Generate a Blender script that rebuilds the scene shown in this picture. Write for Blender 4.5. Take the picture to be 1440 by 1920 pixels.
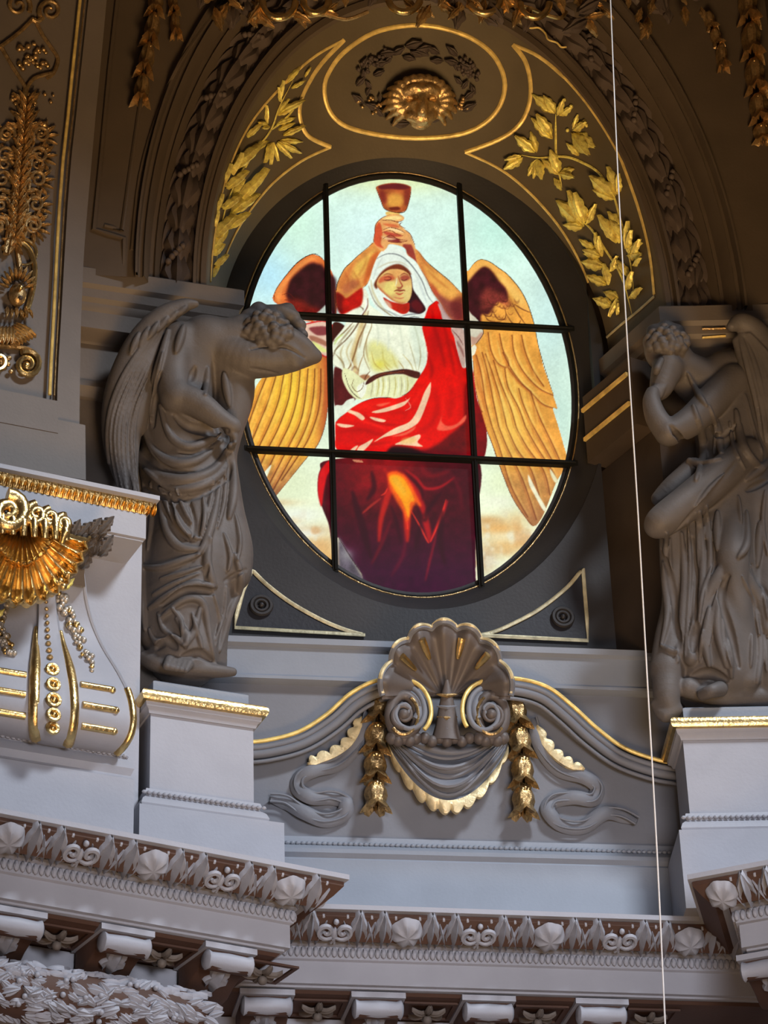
import bpy, bmesh, math, random
import numpy as np
from math import sin, cos, pi, radians, sqrt
from mathutils import Vector, Matrix
from mathutils.bvhtree import BVHTree

for o in list(bpy.data.objects):
    bpy.data.objects.remove(o)
SC = bpy.context.scene
COL = SC.collection
RND = random.Random(7)
V = Vector

# ------------------------------------------------------------------ camera
PSI, TH, RHO = radians(9), radians(30), radians(2.06)
FPX, DIST, ZC = 5100.0, 21.25, 13.0
FW = V((sin(PSI)*cos(TH), cos(PSI)*cos(TH), sin(TH)))
_r = V((cos(PSI), -sin(PSI), 0)); _u = V((-sin(PSI)*sin(TH), -cos(PSI)*sin(TH), cos(TH)))
RT = _r*cos(RHO) - _u*sin(RHO); UP = _r*sin(RHO) + _u*cos(RHO)
CAM = V((0, 0, ZC)) - FW*DIST
cd = bpy.data.cameras.new('camera'); cam = bpy.data.objects.new('camera', cd); COL.objects.link(cam)
cam.matrix_world = Matrix(((RT.x, UP.x, -FW.x, CAM.x), (RT.y, UP.y, -FW.y, CAM.y), (RT.z, UP.z, -FW.z, CAM.z), (0, 0, 0, 1)))
cd.sensor_fit = 'VERTICAL'; cd.sensor_height = 32; cd.lens = FPX*32/1920
cd.clip_end = 200
SC.camera = cam

# ------------------------------------------------------------------ light: the dome's windows above, warm bounce of the church below, plus added fills
w = bpy.data.worlds.new('world'); SC.world = w; w.use_nodes = True
w.node_tree.nodes['Background'].inputs[0].default_value = (1.0, 0.68, 0.48, 1)
w.node_tree.nodes['Background'].inputs[1].default_value = 0.05
def area(name, loc, target, size, power, color, sy=None):
    l = bpy.data.lights.new(name, 'AREA'); l.shape = 'RECTANGLE'; l.size = size; l.size_y = sy or size
    l.energy = power; l.color = color
    o = bpy.data.objects.new(name, l); COL.objects.link(o); o.location = loc
    o.rotation_euler = (V(target)-V(loc)).to_track_quat('-Z', 'Y').to_euler(); return o
area('dome_daylight', (7.0, -10.0, 22.5), (0.2, 0, 10.3), 3.0, 2750, (0.82, 0.89, 1.0), 2.0)
nw = area('added_cool_fill', (1.5, -13, 7.5), (0.0, 0, 8.4), 4.0, 105, (0.90, 0.90, 1.0), 3.0); nw.data.spread = radians(56)  # added cool fill that brightens the lower cornice; no known window there
lg = area('added_warm_uplight', (0.6, -9, 4.0), (0.3, 0, 18.2), 3.0, 125, (1.0, 0.64, 0.30)); lg.data.spread = radians(48)  # added warm uplight for the arch and its gilding; no known lamp there
area('warm_floor_bounce', (-1.5, -9, 2.5), (0, 0, 11), 4.0, 190, (1.0, 0.66, 0.44))
SC.view_settings.view_transform = 'Standard'; SC.view_settings.look = 'None'
SC.view_settings.exposure = 0.0; SC.view_settings.gamma = 1.0; SC.view_settings.use_curve_mapping = False

# ------------------------------------------------------------------ helpers: picture position on a real plane
def ray(px, py): return (FW*FPX + RT*(px-720) + UP*(960-py)).normalized()
def P(px, py, off=0.0):
    d = ray(px, py); return CAM + d*((-off-CAM.y)/d.y)
def Pz(px, py, z):
    d = ray(px, py); return CAM + d*((z-CAM.z)/d.z)
def Zat(py, off, px=900): return P(px, py, off).z
class Plane:
    "vertical wall plane through p turned by alpha about z; n points to the room"
    def __init__(s, p, a):
        s.p = V(p); a = radians(a); s.u = V((cos(a), sin(a), 0)); s.n = V((sin(a), -cos(a), 0)); s.z = V((0, 0, 1))
    def at(s, px, py, off=0.0):
        d = ray(px, py); q = s.p + s.n*off
        return CAM + d*((q-CAM).dot(s.n)/d.dot(s.n))
    def __call__(s, px, py, off=0.0): return s.at(px, py, off)
class Flat(Plane):
    def __init__(s, off): Plane.__init__(s, (0, -off, 0), 0)

# ------------------------------------------------------------------ materials
def mat(name, col, rough=0.6, metal=0.0, var=0.15, scale=3.0, bump=0.15, bscale=40, col2=None, spec=0.4, wear=0.0):
    m = bpy.data.materials.new(name); m.use_nodes = True; nt = m.node_tree; N = nt.nodes; L = nt.links
    b = N['Principled BSDF']; b.inputs['Roughness'].default_value = rough; b.inputs['Metallic'].default_value = metal
    b.inputs['Specular IOR Level'].default_value = spec
    tc = N.new('ShaderNodeTexCoord'); ge = N.new('ShaderNodeNewGeometry')
    n = N.new('ShaderNodeTexNoise'); n.inputs['Scale'].default_value = scale; n.inputs['Detail'].default_value = 6
    L.new(ge.outputs['Position'], n.inputs['Vector'])
    r = N.new('ShaderNodeValToRGB'); r.color_ramp.elements[0].position = 0.3; r.color_ramp.elements[1].position = 0.72
    c2 = col2 or tuple(c*(1-var) for c in col)
    r.color_ramp.elements[0].color = (*c2, 1); r.color_ramp.elements[1].color = (*[min(1, c*(1+var*0.6)) for c in col], 1)
    L.new(n.outputs['Fac'], r.inputs['Fac'])
    n2 = N.new('ShaderNodeTexNoise'); n2.inputs['Scale'].default_value = bscale; n2.inputs['Detail'].default_value = 4
    L.new(ge.outputs['Position'], n2.inputs['Vector'])
    bp = N.new('ShaderNodeBump'); bp.inputs['Strength'].default_value = bump; bp.inputs['Distance'].default_value = 0.01
    L.new(n2.outputs['Fac'], bp.inputs['Height']); L.new(bp.outputs['Normal'], b.inputs['Normal'])
    if wear > 0:
        mx = N.new('ShaderNodeMix'); mx.data_type = 'RGBA'; mx.inputs[7].default_value = (0.10, 0.055, 0.03, 1)
        rr = N.new('ShaderNodeMapRange'); rr.inputs[1].default_value = 0.55; rr.inputs[2].default_value = 0.75; rr.inputs[4].default_value = wear
        L.new(n2.outputs['Fac'], rr.inputs[0]); L.new(rr.outputs[0], mx.inputs[0]); L.new(r.outputs['Color'], mx.inputs[6])
        L.new(mx.outputs[2], b.inputs['Base Color'])
    else:
        L.new(r.outputs['Color'], b.inputs['Base Color'])
    return m
M = dict(
    stone=mat('painted_grey_stone', (0.225, 0.25, 0.292), 0.55, var=0.07),
    light=mat('pale_grey_stone', (0.33, 0.338, 0.375), 0.55, var=0.07),
    slate=mat('parapet_grey_paint', (0.165, 0.172, 0.193), 0.6, var=0.1),
    taupe=mat('taupe_stucco', (0.085, 0.062, 0.042), 0.65, var=0.12),
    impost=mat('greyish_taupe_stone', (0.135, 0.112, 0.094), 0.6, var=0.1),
    brown=mat('brown_stucco', (0.075, 0.055, 0.045), 0.7, var=0.2),
    olive=mat('olive_brown_soffit_paint', (0.10, 0.078, 0.045), 0.6, var=0.15),
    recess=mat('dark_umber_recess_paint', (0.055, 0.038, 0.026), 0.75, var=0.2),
    rust=mat('red_brown_ground_and_shade', (0.075, 0.036, 0.022), 0.7, var=0.2),
    dark=mat('dimmed_grey_paint', (0.023, 0.0215, 0.0225), 0.55, var=0.2),  # grey paint with the low light around the window put into its colour
    darker=mat('spandrel_black_paint', (0.013, 0.013, 0.018), 0.5, var=0.3),
    statue=mat('grey_brown_stone', (0.102, 0.090, 0.083), 0.6, var=0.2, scale=5, bump=0.25, bscale=60),
    gold=mat('gilding', (0.80, 0.57, 0.24), 0.3, 1.0, var=0.3, scale=14, bump=0.4, bscale=50),
    oldgold=mat('worn_gilding', (0.62, 0.42, 0.19), 0.38, 0.85, var=0.4, scale=18, bump=0.5, bscale=60, wear=0.7),
    leafgold=mat('bright_leaf_gilding', (0.98, 0.76, 0.20), 0.42, 0.3, var=0.35, scale=20, bump=0.4, bscale=50, wear=0.5),
    line=mat('gold_line_paint', (0.86, 0.62, 0.20), 0.42, 0.3, var=0.35, scale=12, bump=0.3),
    paleline=mat('pale_gold_line_paint', (0.52, 0.47, 0.30), 0.45, 0.35, var=0.35, scale=12, bump=0.3),
    shell=mat('grey_brown_shell_paint', (0.105, 0.088, 0.080), 0.5, var=0.2),
    darkgold=mat('worn_and_shaded_gilding', (0.50, 0.34, 0.15), 0.36, 0.8, var=0.5, scale=22, bump=0.7, bscale=50, wear=0.95),  # heavier dark patches also stand for shadows between the husks
    hem=mat('pale_gold_hem', (0.72, 0.60, 0.34), 0.45, 0.3, var=0.3, scale=16, bump=0.5),
    iron=mat('window_bar_iron', (0.008, 0.008, 0.007), 0.7, 0.0, var=0.3, spec=.15),
    cable=mat('pale_cable', (0.5, 0.5, 0.5), 0.5, var=0.1),
)

# ------------------------------------------------------------------ mesh builders
def origin(o):
    p = V((0, 0, 0))
    while o is not None: p = p + o.location; o = o.parent
    return p
class MB:
    def __init__(s): s.v = []; s.f = []
    def add(s, v, f, T=None):
        k = len(s.v)
        s.v += [tuple(T @ V(p)) for p in v] if T is not None else [tuple(p) for p in v]
        s.f += [tuple(i+k for i in q) for q in f]; return s
    def box(s, c, u, v_, n, hu, hv, hn):
        c, u, v_, n = V(c), V(u), V(v_), V(n)
        pts = [c+u*hu*a+v_*hv*b+n*hn*e for e in (-1, 1) for a, b in ((-1, -1), (1, -1), (1, 1), (-1, 1))]
        return s.add(pts, [(0, 3, 2, 1), (4, 5, 6, 7), (0, 1, 5, 4), (1, 2, 6, 5), (2, 3, 7, 6), (3, 0, 4, 7)])
    def tube(s, pts, r, n=8, nrm=None, flat=1.0, closed=False):
        "tube along pts, r a number or one per point; flat<1 squashes it along nrm"
        pts = [V(p) for p in pts]; m = len(pts); rr = r if hasattr(r, '__len__') else [r]*m
        vs = []; prev = None
        for i, p in enumerate(pts):
            a = pts[i-1] if (i > 0 or closed) else pts[i]; b = pts[(i+1) % m] if (i < m-1 or closed) else pts[i]
            t = (b-a).normalized()
            if nrm is not None:
                nn = V(nrm[i]) if hasattr(nrm[0], '__len__') else V(nrm)
            else: nn = prev if prev is not None else (V((0, 0, 1)) if abs(t.z) < .9 else V((0, 1, 0)))
            sd = t.cross(nn).normalized(); nn = sd.cross(t).normalized(); prev = nn
            vs += [p + sd*cos(2*pi*j/n)*rr[i] + nn*sin(2*pi*j/n)*rr[i]*flat for j in range(n)]
        fs = [(i*n+j, ((i+1) % m)*n+j, ((i+1) % m)*n+(j+1) % n, i*n+(j+1) % n) for i in range(m if closed else m-1) for j in range(n)]
        if not closed: fs += [tuple(range(n)), tuple((m-1)*n+j for j in range(n-1, -1, -1))]
        return s.add(vs, fs)
    def ball(s, c, r, nu=8, nv=5, T=None, sc=(1, 1, 1)):
        vs = []; 
        for i in range(1, nv):
            a = pi*i/nv
            vs += [(sin(a)*cos(2*pi*j/nu), sin(a)*sin(2*pi*j/nu), cos(a)) for j in range(nu)]
        vs += [(0, 0, 1), (0, 0, -1)]; a, b = len(vs)-2, len(vs)-1
        fs = [(i*nu+j, (i+1)*nu+j, (i+1)*nu+(j+1) % nu, i*nu+(j+1) % nu) for i in range(nv-2) for j in range(nu)]
        fs += [(a, j, (j+1) % nu) for j in range(nu)] + [(b, (nv-2)*nu+(j+1) % nu, (nv-2)*nu+j) for j in range(nu)]
        T = Matrix.Translation(V(c)) @ (T or Matrix.Identity(4)) @ Matrix.Diagonal((r*sc[0], r*sc[1], r*sc[2], 1))
        return s.add(vs, fs, T)
    def prism(s, poly, d):
        "poly: 3-D outline, d: thickness vector towards the back"
        n = len(poly); d = V(d); poly = [V(p) for p in poly]
        return s.add(poly+[p+d for p in poly], [tuple(range(n)), tuple(range(2*n-1, n-1, -1))] + [(i, i+n, (i+1) % n+n, (i+1) % n) for i in range(n)])
    def frame(s, outer, inner, d):
        "ring between two outlines of equal count, thickness vector d"
        n = len(outer); d = V(d); o = [V(p) for p in outer]; i_ = [V(p) for p in inner]
        vs = o + i_ + [p+d for p in o] + [p+d for p in i_]; fs = []
        for k in range(n):
            q = (k+1) % n
            fs += [(k, q, n+q, n+k), (2*n+k, 3*n+k, 3*n+q, 2*n+q), (k, 2*n+k, 2*n+q, q), (n+k, n+q, 3*n+q, 3*n+k)]
        return s.add(vs, fs)
    def strip(s, rows, closed_profile=True, caps=True):
        "rows: list of equal-length point rings, skinned one to the next"
        n = len(rows[0]); vs = [p for r_ in rows for p in r_]
        m = n if closed_profile else n-1
        fs = [(i*n+j, (i+1)*n+j, (i+1)*n+(j+1) % n, i*n+(j+1) % n) for i in range(len(rows)-1) for j in range(m)]
        if caps and closed_profile: fs += [tuple(range(n-1, -1, -1)), tuple((len(rows)-1)*n+j for j in range(n))]
        return s.add(vs, fs)
    def mesh(s, name, m, smooth=False, org=V((0, 0, 0)), angle=None):
        me = bpy.data.meshes.new(name)
        me.from_pydata([tuple(V(p)-org) for p in s.v], [], s.f); me.materials.append(M[m] if isinstance(m, str) else m)
        bm = bmesh.new(); bm.from_mesh(me); bmesh.ops.recalc_face_normals(bm, faces=bm.faces); bm.to_mesh(me); bm.free()
        if smooth:
            me.polygons.foreach_set('use_smooth', [True]*len(me.polygons))
            me.set_sharp_from_angle(angle=radians(angle or 50))
        me.update(); return me
    def build(s, name, m, parent=None, smooth=True, angle=None):
        me = s.mesh(name, m, smooth, origin(parent), angle)
        o = bpy.data.objects.new(name, me); COL.objects.link(o); o.parent = parent; return o
def struct(o): o['kind'] = 'structure'; return o
def stuff(o): o['kind'] = 'stuff'; return o
def tag(o, label, cat, group=None):
    o['label'] = label; o['category'] = cat
    if group: o['group'] = group
    return o
def thing(name, label, cat, loc, group=None):
    o = bpy.data.objects.new(name, None); COL.objects.link(o); o.location = loc; o.empty_display_size = 0.1
    return tag(o, label, cat, group)
def inst(name, me, parent, T):
    "a copy-like object sharing mesh data, placed by world matrix T"
    o = bpy.data.objects.new(name, me); COL.objects.link(o); o.parent = parent
    l, q, s_ = (Matrix.Translation(-origin(parent)) @ T).decompose()
    o.rotation_mode = 'QUATERNION'; o.location = l; o.rotation_quaternion = q; o.scale = s_; return o
def basis(loc, y, n, s=1.0, sx=None):
    "local +Y along y, +Z along n"
    y = V(y).normalized(); n = V(n); x = y.cross(n).normalized(); n = x.cross(y).normalized(); x = y.cross(n)
    a = sx or s
    return Matrix(((x.x*a, y.x*s, n.x*s, loc[0]), (x.y*a, y.y*s, n.y*s, loc[1]), (x.z*a, y.z*s, n.z*s, loc[2]), (0, 0, 0, 1)))
def catmull(pts, closed=False, k=6):
    pts = [tuple(p) for p in pts]; n = len(pts); out = []; D = len(pts[0])
    rng = range(n) if closed else range(n-1)
    for i in rng:
        p0 = pts[i-1] if (closed or i > 0) else pts[0]; p1 = pts[i]; p2 = pts[(i+1) % n]
        p3 = pts[(i+2) % n] if (closed or i+2 < n) else pts[-1]
        for j in range(k):
            t = j/k
            out.append(tuple(0.5*(2*p1[d]+(p2[d]-p0[d])*t+(2*p0[d]-5*p1[d]+4*p2[d]-p3[d])*t*t+(3*p1[d]-p0[d]-3*p2[d]+p3[d])*t**3) for d in range(D)))
    if not closed: out.append(pts[-1])
    return out
def miter(path, o, closed=False):
    "offset a plan polyline (x,y), going left to right, by o towards the room"
    out = []; n = len(path)
    for i in range(n):
        p = V(path[i]).to_2d() if len(path[i]) > 2 else V((path[i][0], path[i][1]))
        a = V(path[i-1][:2]) if (i > 0 or closed) else None; b = V(path[(i+1) % n][:2]) if (i < n-1 or closed) else None
        d1 = (p-a).normalized() if a is not None else None; d2 = (b-p).normalized() if b is not None else None
        if d1 is None: d1 = d2
        if d2 is None: d2 = d1
        n1 = V((d1.y, -d1.x)); n2 = V((d2.y, -d2.x)); m_ = (n1+n2).normalized(); out.append(p + m_*(o/max(.25, m_.dot(n1))))
    return out
def moulding(path, prof, name, m, parent=None, closed=False, smooth=True, angle=35):
    "sweep a closed profile [(off,z)] along a plan path"
    cols = [miter(path, o, closed) for o, z in prof]
    rows = [[(cols[k][i].x, cols[k][i].y, prof[k][1]) for k in range(len(prof))] for i in range(len(path))]
    b = MB()
    if closed: rows.append(rows[0]); b.strip(rows, True, False)
    else: b.strip(rows)
    return b.build(name, m, parent, smooth, angle)
def rectstack(corners, prof, name, m, parent=None, angle=35):
    "a solid of stacked mitred rectangles: corners plan points (front-left, front-right, back-right, back-left)"
    rows = []
    for o, z in prof:
        c = miter(corners, o, True); rows.append([(p.x, p.y, z) for p in c])
    b = MB().strip(rows); return b.build(name, m, parent, True, angle)
def arc(c, r, a0, a1, n=8):
    return [(c[0]+r*cos(radians(a0+(a1-a0)*i/n)), c[1]+r*sin(radians(a0+(a1-a0)*i/n))) for i in range(n+1)]

# leaf: length along +Y, face +Z
def leafvf(L=1.0, W=0.4, lobes=3, curl=0.2, cup=0.15, th=0.05, nl=12, depth=0.35, tip=0.25, rib=0.06):
    xs = (-1, -.66, -.33, 0, .33, .66, 1); vs = []
    for side in (0, 1):
        for i in range(nl+1):
            t = i/nl; env = sin(pi*min(1, t**0.75*0.93+0.05))**0.8
            env *= 1-depth*(0.5-0.5*cos(2*pi*lobes*t)) if lobes else 1
            wd = W*0.5*max(0.02, env)
            for x in xs:
                z = curl*L*(t**2.2)*(-1)*0 + curl*L*(sin(pi*t*0.9)*0.6 - 0.9*max(0, t-0.75)**1.2*tip*4)
                z += -cup*W*abs(x)**1.5 + rib*W*cos(x*3*pi)*(1-t*.6) - side*th
                vs.append((x*wd, L*t + abs(x)*L*0.06*(1-t), z))
    k = len(xs); R = (nl+1)*k; fs = []
    for i in range(nl):
        for j in range(k-1):
            a = i*k+j; fs += [(a, a+1, a+k+1, a+k), (R+a, R+a+k, R+a+k+1, R+a+1)]
        for j in (0, k-1):
            a = i*k+j; fs.append((a, a+k, R+a+k, R+a))
    for i in (0, nl):
        for j in range(k-1):
            a = i*k+j; fs.append((a, a+1, R+a+1, R+a))
    return vs, fs

SURF = []                                   # structure to which ornaments can be fixed
def bvh(objs):
    vs = []; fs = []
    for o in objs:
        k = len(vs); g = origin(o); vs += [v.co+g for v in o.data.vertices]; fs += [tuple(i+k for i in p.vertices) for p in o.data.polygons]
    return BVHTree.FromPolygons(vs, fs)
class Surf:
    def __init__(s, objs): s.t = bvh(objs)
    def hit(s, px, py, lift=0.0, flip=True):
        d = ray(px, py); l, n, i, dist = s.t.ray_cast(CAM, d)
        if l is None: return None
        if n.dot(d) > 0: n = -n
        return l+n*lift, n
def surf_tube(sf, pts, r, lift=0.0, k=5, n=6, closed=False, flat=0.6, taper=False):
    "tube laid along the surface following picture points"
    q = [sf.hit(x, y, lift) for x, y in catmull(pts, closed, k)]; q = [h for h in q if h]
    m = len(q); rr = [r*(min(1, 4*t/m+.15)*min(1, 4*(m-1-t)/m+.15)) if taper else r for t in range(m)]
    return MB().tube([h[0] for h in q], rr, n, [tuple(h[1]) for h in q], flat, closed)
# ================================================================== THE SETTING
def ell(cx, cz, a, b, t): return cx+a*cos(t), cz+b*sin(t)
# --- window oval
gC = P(762, 720, -.2); gR = P(1075, 725, -.2); gL = P(450, 715, -.2); gT = P(752, 333, -.2); gB = P(788, 1108, -.2)
GX, GZ, GA, GB_ = (gL.x+gR.x)/2, (gT.z+gB.z)/2-.02, (gR.x-gL.x)/2+.03, (gT.z-gB.z)/2+.05
YG = 0.2
NS = 96
def ring(o, y): return [(GX+(GA+o)*cos(2*pi*k/NS), y, GZ+(GB_+o)*sin(2*pi*k/NS)) for k in range(NS)]
# splayed reveal
b = MB(); st = [(-.06, .24), (-.05, .19), (0, .185), (.03, .15), (.06, .14), (.16, .03), (.19, .02), (.21, 0)]
rows = [ring(o, y) for o, y in st] + [ring(.21, .1), ring(-.06, .30)]
rows.append(rows[0]); b.strip(rows, True, False)
reveal = struct(b.build('window_reveal', 'dark'))
# back panel of the niche with the oval hole
zb = Zat(1216, 0, 1145); xr = P(1142, 1050, 0).x; xl = GX-(xr-GX)-.1
b = MB(); inn = ring(.20, 0); out = []
for k in range(NS):
    a = 2*pi*k/NS; dx, dz = (GA+.2)*cos(a), (GB_+.2)*sin(a)
    s = min((xr-GX)/abs(dx) if dx > 1e-6 else 1e9, (GX-xl)/abs(dx) if dx < -1e-6 else 1e9, (GZ-zb+.02)/abs(dz) if dz < -1e-6 else 1e9, (17.6-GZ)/dz if dz > 1e-6 else 1e9)
    out.append((GX+dx*s, 0, GZ+dz*s))
# keep true corners
for cx, cz in ((xr, zb), (xl, zb)):
    i = min(range(NS), key=lambda k: (out[k][0]-cx)**2+(out[k][2]-cz)**2); out[i] = (cx, 0, cz)
b.frame(out, inn, (0, .1, 0)); panel = struct(b.build('wall_window_panel', 'dark', smooth=False))
# --- springing and arch ellipses
ZS = 14.55
AC = V((0.32, 0, ZS)); 
ain = dict(cx=.315, a=1.60, b=1.93); aout = dict(cx=.385, a=1.83, b=3.02)
b = MB(); rows = []; NA = 64
for q in range(9):
    f = q/8; y = -0.70*f
    cx = ain['cx']+(aout['cx']-ain['cx'])*f; a = ain['a']+(aout['a']-ain['a'])*f; bb = ain['b']+(aout['b']-ain['b'])*f
    rows.append([(cx+a*cos(pi*k/NA), y, ZS+bb*sin(pi*k/NA)) for k in range(NA+1)])
b.strip(rows, False, False)
o2 = [[(p[0]+(p[0]-AC.x)*.06, p[1], p[2]+.12) for p in r_] for r_ in (rows[0], rows[-1])]
b.strip([rows[0], o2[0]], False, False); b.strip([rows[-1], o2[1]], False, False); b.strip(o2, False, False)
soffit = struct(b.build('arch_soffit', 'olive', smooth=True))
# --- archivolt: stations (a, b, y) outwards from the soffit's front edge
def arch_sweep(sts, name, m, parent=None, t0=-.02, t1=pi+.02, n=72):
    b = MB(); rows = []
    for cx, a, bb, y in sts: rows.append([(cx+a*cos(t0+(t1-t0)*k/n), y, ZS+bb*sin(t0+(t1-t0)*k/n)) for k in range(n+1)])
    b.strip(rows, False, False); return b.build(name, m, parent, True, 40)
def lerp3(p, q, f, y): return (p[0]+(q[0]-p[0])*f, p[1]+(q[1]-p[1])*f, p[2]+(q[2]-p[2])*f, y)
A0 = (.385, 1.83, 3.02); A1 = (.40, 2.42, 4.05)
bandstn = [lerp3(A0, A1, f, y) for f, y in ((0, -.70), (.02, -.73), (.09, -.73), (.11, -.71), (.14, -.71), (.16, -.76), (.20, -.76), (.22, -.66),
     (.30, -.58), (.42, -.56), (.54, -.60), (.62, -.66), (.66, -.74), (.72, -.80), (.74, -.78), (.79, -.78), (.82, -.86), (.88, -.93), (.90, -.90), (.95, -.90), (.97, -.97), (1.0, -.97), (1.0, -.90))]
archiv = struct(arch_sweep(bandstn, 'archivolt', 'taupe'))
# wall beyond the arch (spandrels of the drum wall)
def spandrel(name, side):
    a, bb, cx = A1[1]+.0, A1[2]+.0, A1[0]; pts = []; n = 24; pts.append((cx+side*(a-.01), -.90, ZS-.08)); n = 25
    for k in range(n):
        t = (pi/2*k/(n-1)) if side > 0 else pi-(pi/2*k/n); pts.append((cx+(a-.01)*cos(t), -.90, ZS+(bb-.01)*sin(t)))
    X = 4.0 if side > 0 else -2.75
    top = [(cx, -.90, 19.2), (X, -.90, 19.2)]; bot = [(X, -.90, ZS)]
    poly = pts + top + bot; b = MB()
    # fan from outline: strip between arc and outer frame
    outer = []
    for k, p in enumerate(pts):
        f = k/n
        outer.append((X, -.90, ZS-.08+(19.28-ZS)*min(1, f*1.6)) if f < .625 else (X+(cx-X)*(f-.625)/.375, -.90, 19.2))
    b.strip([pts, outer], False, False); return struct(b.build(name, 'taupe', smooth=False))
spL = spandrel('wall_spandrel_left', -1); spR = spandrel('wall_spandrel_right', 1)

# --- imposts (entablature of the piers) at springing level, with a return into the niche
LI = [(-3.0, -1.01), (-1.154, -.712), (-1.30, 0.10)]
RI = [(1.70, 0.31), (2.142, -.80), (3.4, -.97)]
zi = 14.53
def P_imp(y, px=350):   # level of a mark in the left impost, read at its offset
    return P(px, y, .78).z
impprof = [(-.36, zi+.05), (-.02, zi+.02), (0, zi), (0, zi-.14), (-.03, zi-.17), (-.04, zi-.24), (-.07, zi-.27), (-.075, zi-.30), (-.10, zi-.33), (-.10, zi-.48), (-.13, zi-.50), (-.22, zi-.52), (-.24, zi-.54), (-.24, zi-.86),
           (-.20, zi-.90), (-.19, zi-.95), (-.22, zi-.98), (-.24, zi-1.02), (-.26, zi-1.03), (-.36, zi-1.03)]
impL = struct(moulding(LI, impprof, 'impost_left', 'impost')); impR = struct(moulding(RI, impprof, 'impost_right', 'impost'))
# gilded fillets on the right impost return
# --- piers beneath the imposts
def wallslab(path, z0, z1, name, m, off=0.0, th=.25):
    return struct(moulding(path, [(off, z1), (off, z0), (off-th, z0), (off-th, z1)], name, m, smooth=False))
zr_s = Zat(1213, .17)-.02
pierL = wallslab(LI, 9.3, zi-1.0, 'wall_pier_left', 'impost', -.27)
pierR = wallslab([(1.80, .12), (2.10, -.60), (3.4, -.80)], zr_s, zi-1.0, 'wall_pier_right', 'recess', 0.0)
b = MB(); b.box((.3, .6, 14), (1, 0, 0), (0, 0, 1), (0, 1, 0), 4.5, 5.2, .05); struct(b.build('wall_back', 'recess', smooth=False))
# --- sill entablature + parapet + plinth, one plan line
PP = [(-1.75, -.15), (2.25, -.15)]
z = lambda y, off: Zat(y, off, 900)
s0 = z(1213, .17)
sillprof = [(-.15, s0+.06), (.02, s0), (.02, s0-.05), (-.02, s0-.065), (-.02, s0-.30), (.0, s0-.31), (.0, s0-.335), (-.05, s0-.35), (-.15, s0-.35)]
sill = struct(moulding(PP, [(o+.04, zz) for o, zz in sillprof], 'trim_1', 'stone'))
zr = z(1580, .2); zp = 9.39
par = struct(moulding(PP, [(-.04, s0-.3), (-.04, zr+.02), (-.2, zr+.02), (-.2, s0-.3)], 'wall_parapet', 'slate', smooth=False))
baseprof = [(-.05, zr+.05), (-.01, zr+.04), (0, zr+.0), (.0, zr-.03), (.03, zr-.045), (.055, zr-.08), (.055, zr-.11), (.03, zr-.14), (.035, zr-.155), (.05, zr-.16), (.05, zr-.32), (.07, zr-.35), (.07, zr-.60), (.09, zr-.63), (.09, 9.2), (-.2, 9.2), (-.2, zr+.05)]
plinth = struct(moulding(PP, baseprof, 'trim_2', 'stone'))
# --- main cornice, plan line at the corona's face
CF = 0.30
def inset(p, d): return p
top = [(-4.2, -2.80), (-2.872, -2.263), (-.533, -1.322), (-.735, -.80), (2.03, -.72), (1.755, -1.468), (3.4, -2.46)]
CP = [tuple(p) for p in miter(top, -CF)]
zc = 9.40
cz = [z(1712, .78), z(1772, .56), z(1777, .54), z(1803, .53), z(1806, .5), z(1855, .5)]
corprof = [(-.6, zc+.0), (CF, zc), (CF, cz[0]), (CF-.04, cz[0]-.01), (CF-.06, cz[0]-.04), (CF-.12, cz[0]-.10), (CF-.20, cz[0]-.15), (CF-.27, cz[1]+.03), (.03, cz[1]+.03), (.045, cz[1]+.01), (.045, cz[2]), (.02, cz[2]-.01), (.02, cz[3]), (.0, cz[3]-.01), (0, cz[5]+.02), (-.03, cz[5]+.015), (-.03, cz[5]), (-.06, cz[5]-.01), (-.6, cz[5]-.01)]
cornice = thing('cornice', 'long pale grey and red brown cornice under the parapet and pedestals', 'cornice', (0, -.8, 9.4)); del cornice['category']; del cornice['label']; cornice['kind'] = 'structure'; cornice.name = 'trim_3'
corn = moulding(CP, corprof, 'cornice_body', 'light', cornice)
# soffit and frieze below
fz = cz[5]
under = moulding(CP, [(-.05, fz-.01), (-.07, fz-.03), (-.10, fz-.035), (-.12, fz-.04), (-.55, fz-.04), (-.55, fz-.01)], 'soffit_board', 'rust', cornice)  # brown shade of the underside is put into this colour
FRZ = -.52
frieze = moulding(CP, [(FRZ, fz-.05), (FRZ, fz-.40), (FRZ+.02, fz-.41), (FRZ+.02, fz-.44), (FRZ+.045, fz-.45), (FRZ+.045, fz-.49), (FRZ+.06, fz-.50), (FRZ+.06, fz-1.6), (FRZ-.25, fz-1.6), (FRZ-.25, fz-.05)], 'frieze', 'light', cornice)
# red-brown ground bands behind the carved leaves
cyma = moulding(CP, [(CF-.028, cz[0]-.012), (CF-.028, cz[0]-.042), (CF-.082, cz[0]-.102), (CF-.162, cz[0]-.172), (CF-.232, cz[1]+.022), (.049, cz[1]+.012), (.02, cz[1]+.1), (CF-.1, cz[0]-.012)], 'cyma_ground', 'rust', cornice)

# the vault over the drum bay, above the picture: it shades the upper wall from the dome's windows
b = MB(); rows = []
for k in range(9):
    t = k/8; y = .3-6.2*t; zt = 18.1+.5*t*t
    rows.append([(-7, y, zt), (7, y, zt), (7, y, zt+.3), (-7, y, zt+.3)])
b.strip(rows); struct(b.build('ceiling', 'brown', smooth=False))

# unseen slab added beyond the right edge to shade the upper right bay
xe = max(P(1470, 300, 1.0).x, P(1470, 300, 3.2).x)
b = MB(); b.box((xe+.25, -2.1, 16.6), (1, 0, 0), (0, 0, 1), (0, 1, 0), .2, 2.0, 1.25); struct(b.build('unseen_shade_slab', 'taupe', smooth=False))
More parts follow.
